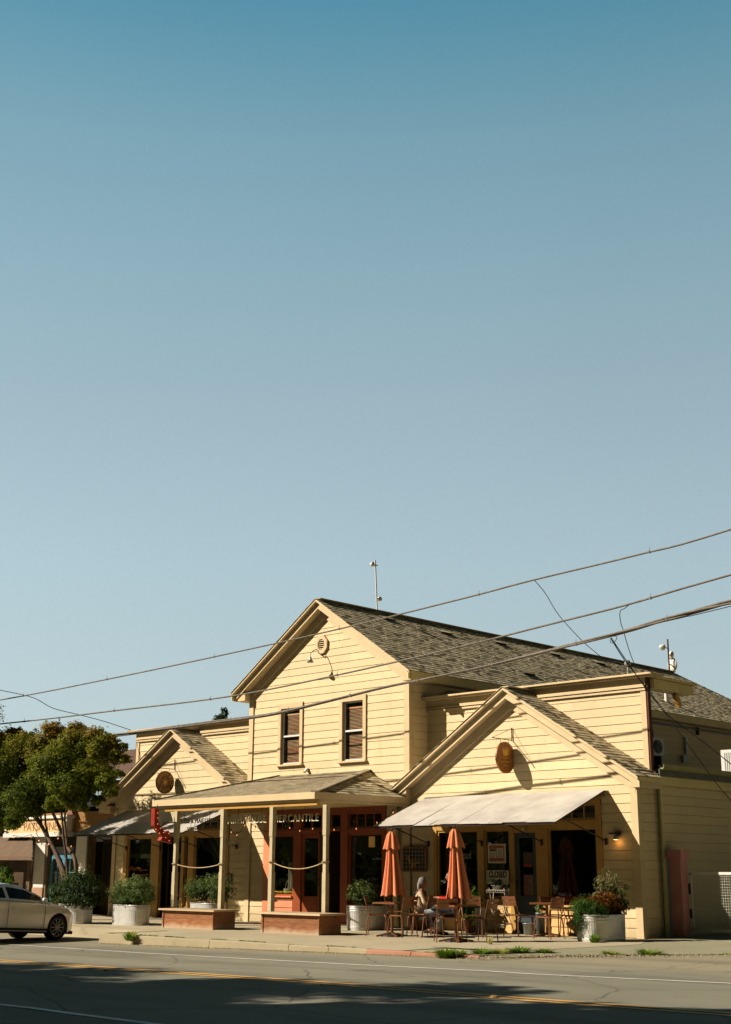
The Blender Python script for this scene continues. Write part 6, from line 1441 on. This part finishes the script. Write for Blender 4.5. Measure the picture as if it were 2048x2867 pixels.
# ------------------------------------------------------------------ sky, sun, camera
SD = Vector((-.82, -1.0, .89)).normalized()       # towards the sun
elev = math.asin(SD.z); az = math.atan2(SD.x, SD.y)
w = bpy.data.worlds.new('World'); sc.world = w; w.use_nodes = True; nt = w.node_tree; bg = nt.nodes['Background']
sky = nt.nodes.new('ShaderNodeTexSky'); sky.sky_type = 'NISHITA'; sky.sun_disc = False; sky.sun_elevation = elev; sky.sun_rotation = az; sky.air_density = 1.0; sky.dust_density = 1.2; sky.ozone_density = 1.5
tc = nt.nodes.new('ShaderNodeTexCoord'); sp = nt.nodes.new('ShaderNodeSeparateXYZ'); nt.links.new(tc.outputs['Generated'], sp.inputs[0])
GAM = .84
def tgt(r, g, b):
    out_ = []
    for c in (r, g, b):
        c = (c/255)**GAM; out_.append(c/12.92 if c <= .04045 else ((c+.055)/1.055)**2.4)
    return tuple(out_)
gr = ramp(nt, sp.outputs[2], [(0.0, tgt(194,212,213)), (.113, tgt(192,211,214)), (.22, tgt(182,206,214)), (.326, tgt(167,192,203)), (.426, tgt(149,182,195)), (.517, tgt(127,169,185)), (.598, tgt(88,150,174)), (.75, tgt(40,95,130)), (1.0, tgt(10,35,60))])
sc10 = nt.nodes.new('ShaderNodeVectorMath'); sc10.operation = 'SCALE'; nt.links.new(gr, sc10.inputs[0]); sc10.inputs['Scale'].default_value = 10.0
mx = mixrgb(nt, sky.outputs[0], sc10.outputs[0], .92)
def ddot(v):
    n = nt.nodes.new('ShaderNodeVectorMath'); n.operation = 'DOT_PRODUCT'; nt.links.new(tc.outputs['Generated'], n.inputs[0]); n.inputs[1].default_value = v; return n.outputs['Value']
# sky outside the viewed quarter dimmed and warmed to cut fill light in shade
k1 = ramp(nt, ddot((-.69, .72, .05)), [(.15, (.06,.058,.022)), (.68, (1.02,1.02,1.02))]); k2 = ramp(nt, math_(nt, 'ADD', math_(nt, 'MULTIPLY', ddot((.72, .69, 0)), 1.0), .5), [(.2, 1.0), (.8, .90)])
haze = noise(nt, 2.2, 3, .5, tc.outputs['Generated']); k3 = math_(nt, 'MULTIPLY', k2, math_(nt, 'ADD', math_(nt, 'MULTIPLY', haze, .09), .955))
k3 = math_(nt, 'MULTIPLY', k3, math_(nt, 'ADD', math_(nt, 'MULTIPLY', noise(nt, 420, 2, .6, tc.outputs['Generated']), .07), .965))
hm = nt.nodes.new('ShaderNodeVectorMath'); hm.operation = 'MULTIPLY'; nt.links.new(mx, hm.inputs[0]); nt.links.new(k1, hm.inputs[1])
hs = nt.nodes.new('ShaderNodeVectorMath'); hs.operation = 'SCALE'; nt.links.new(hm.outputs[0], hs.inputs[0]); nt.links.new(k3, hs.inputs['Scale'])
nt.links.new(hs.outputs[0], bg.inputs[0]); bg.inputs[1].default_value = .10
sl = bpy.data.lights.new('sun', 'SUN'); sl.energy = 6.0; sl.angle = R_(.53); sl.color = (1.0,.915,.80); so = bpy.data.objects.new('sun', sl); COL.objects.link(so); so.rotation_euler = SD.to_track_quat('Z', 'Y').to_euler(); so.location = (-20, 0, 30)
cd = bpy.data.cameras.new('camera'); cam = bpy.data.objects.new('camera', cd); COL.objects.link(cam); sc.camera = cam
cd.sensor_fit = 'VERTICAL'; cd.sensor_height = 36.0; cd.sensor_width = 36.0; cd.lens = FPX/2867*36; cd.clip_start = .1; cd.clip_end = 3000
M = Matrix((CR, CU, -CF)).transposed().to_4x4(); M.translation = EYE; cam.matrix_world = M
sc.cycles.diffuse_bounces = 1; sc.cycles.caustics_reflective = False; sc.cycles.caustics_refractive = False
sc.view_settings.view_transform = 'Standard'; sc.view_settings.look = 'None'; sc.view_settings.exposure = 0; sc.view_settings.gamma = GAM
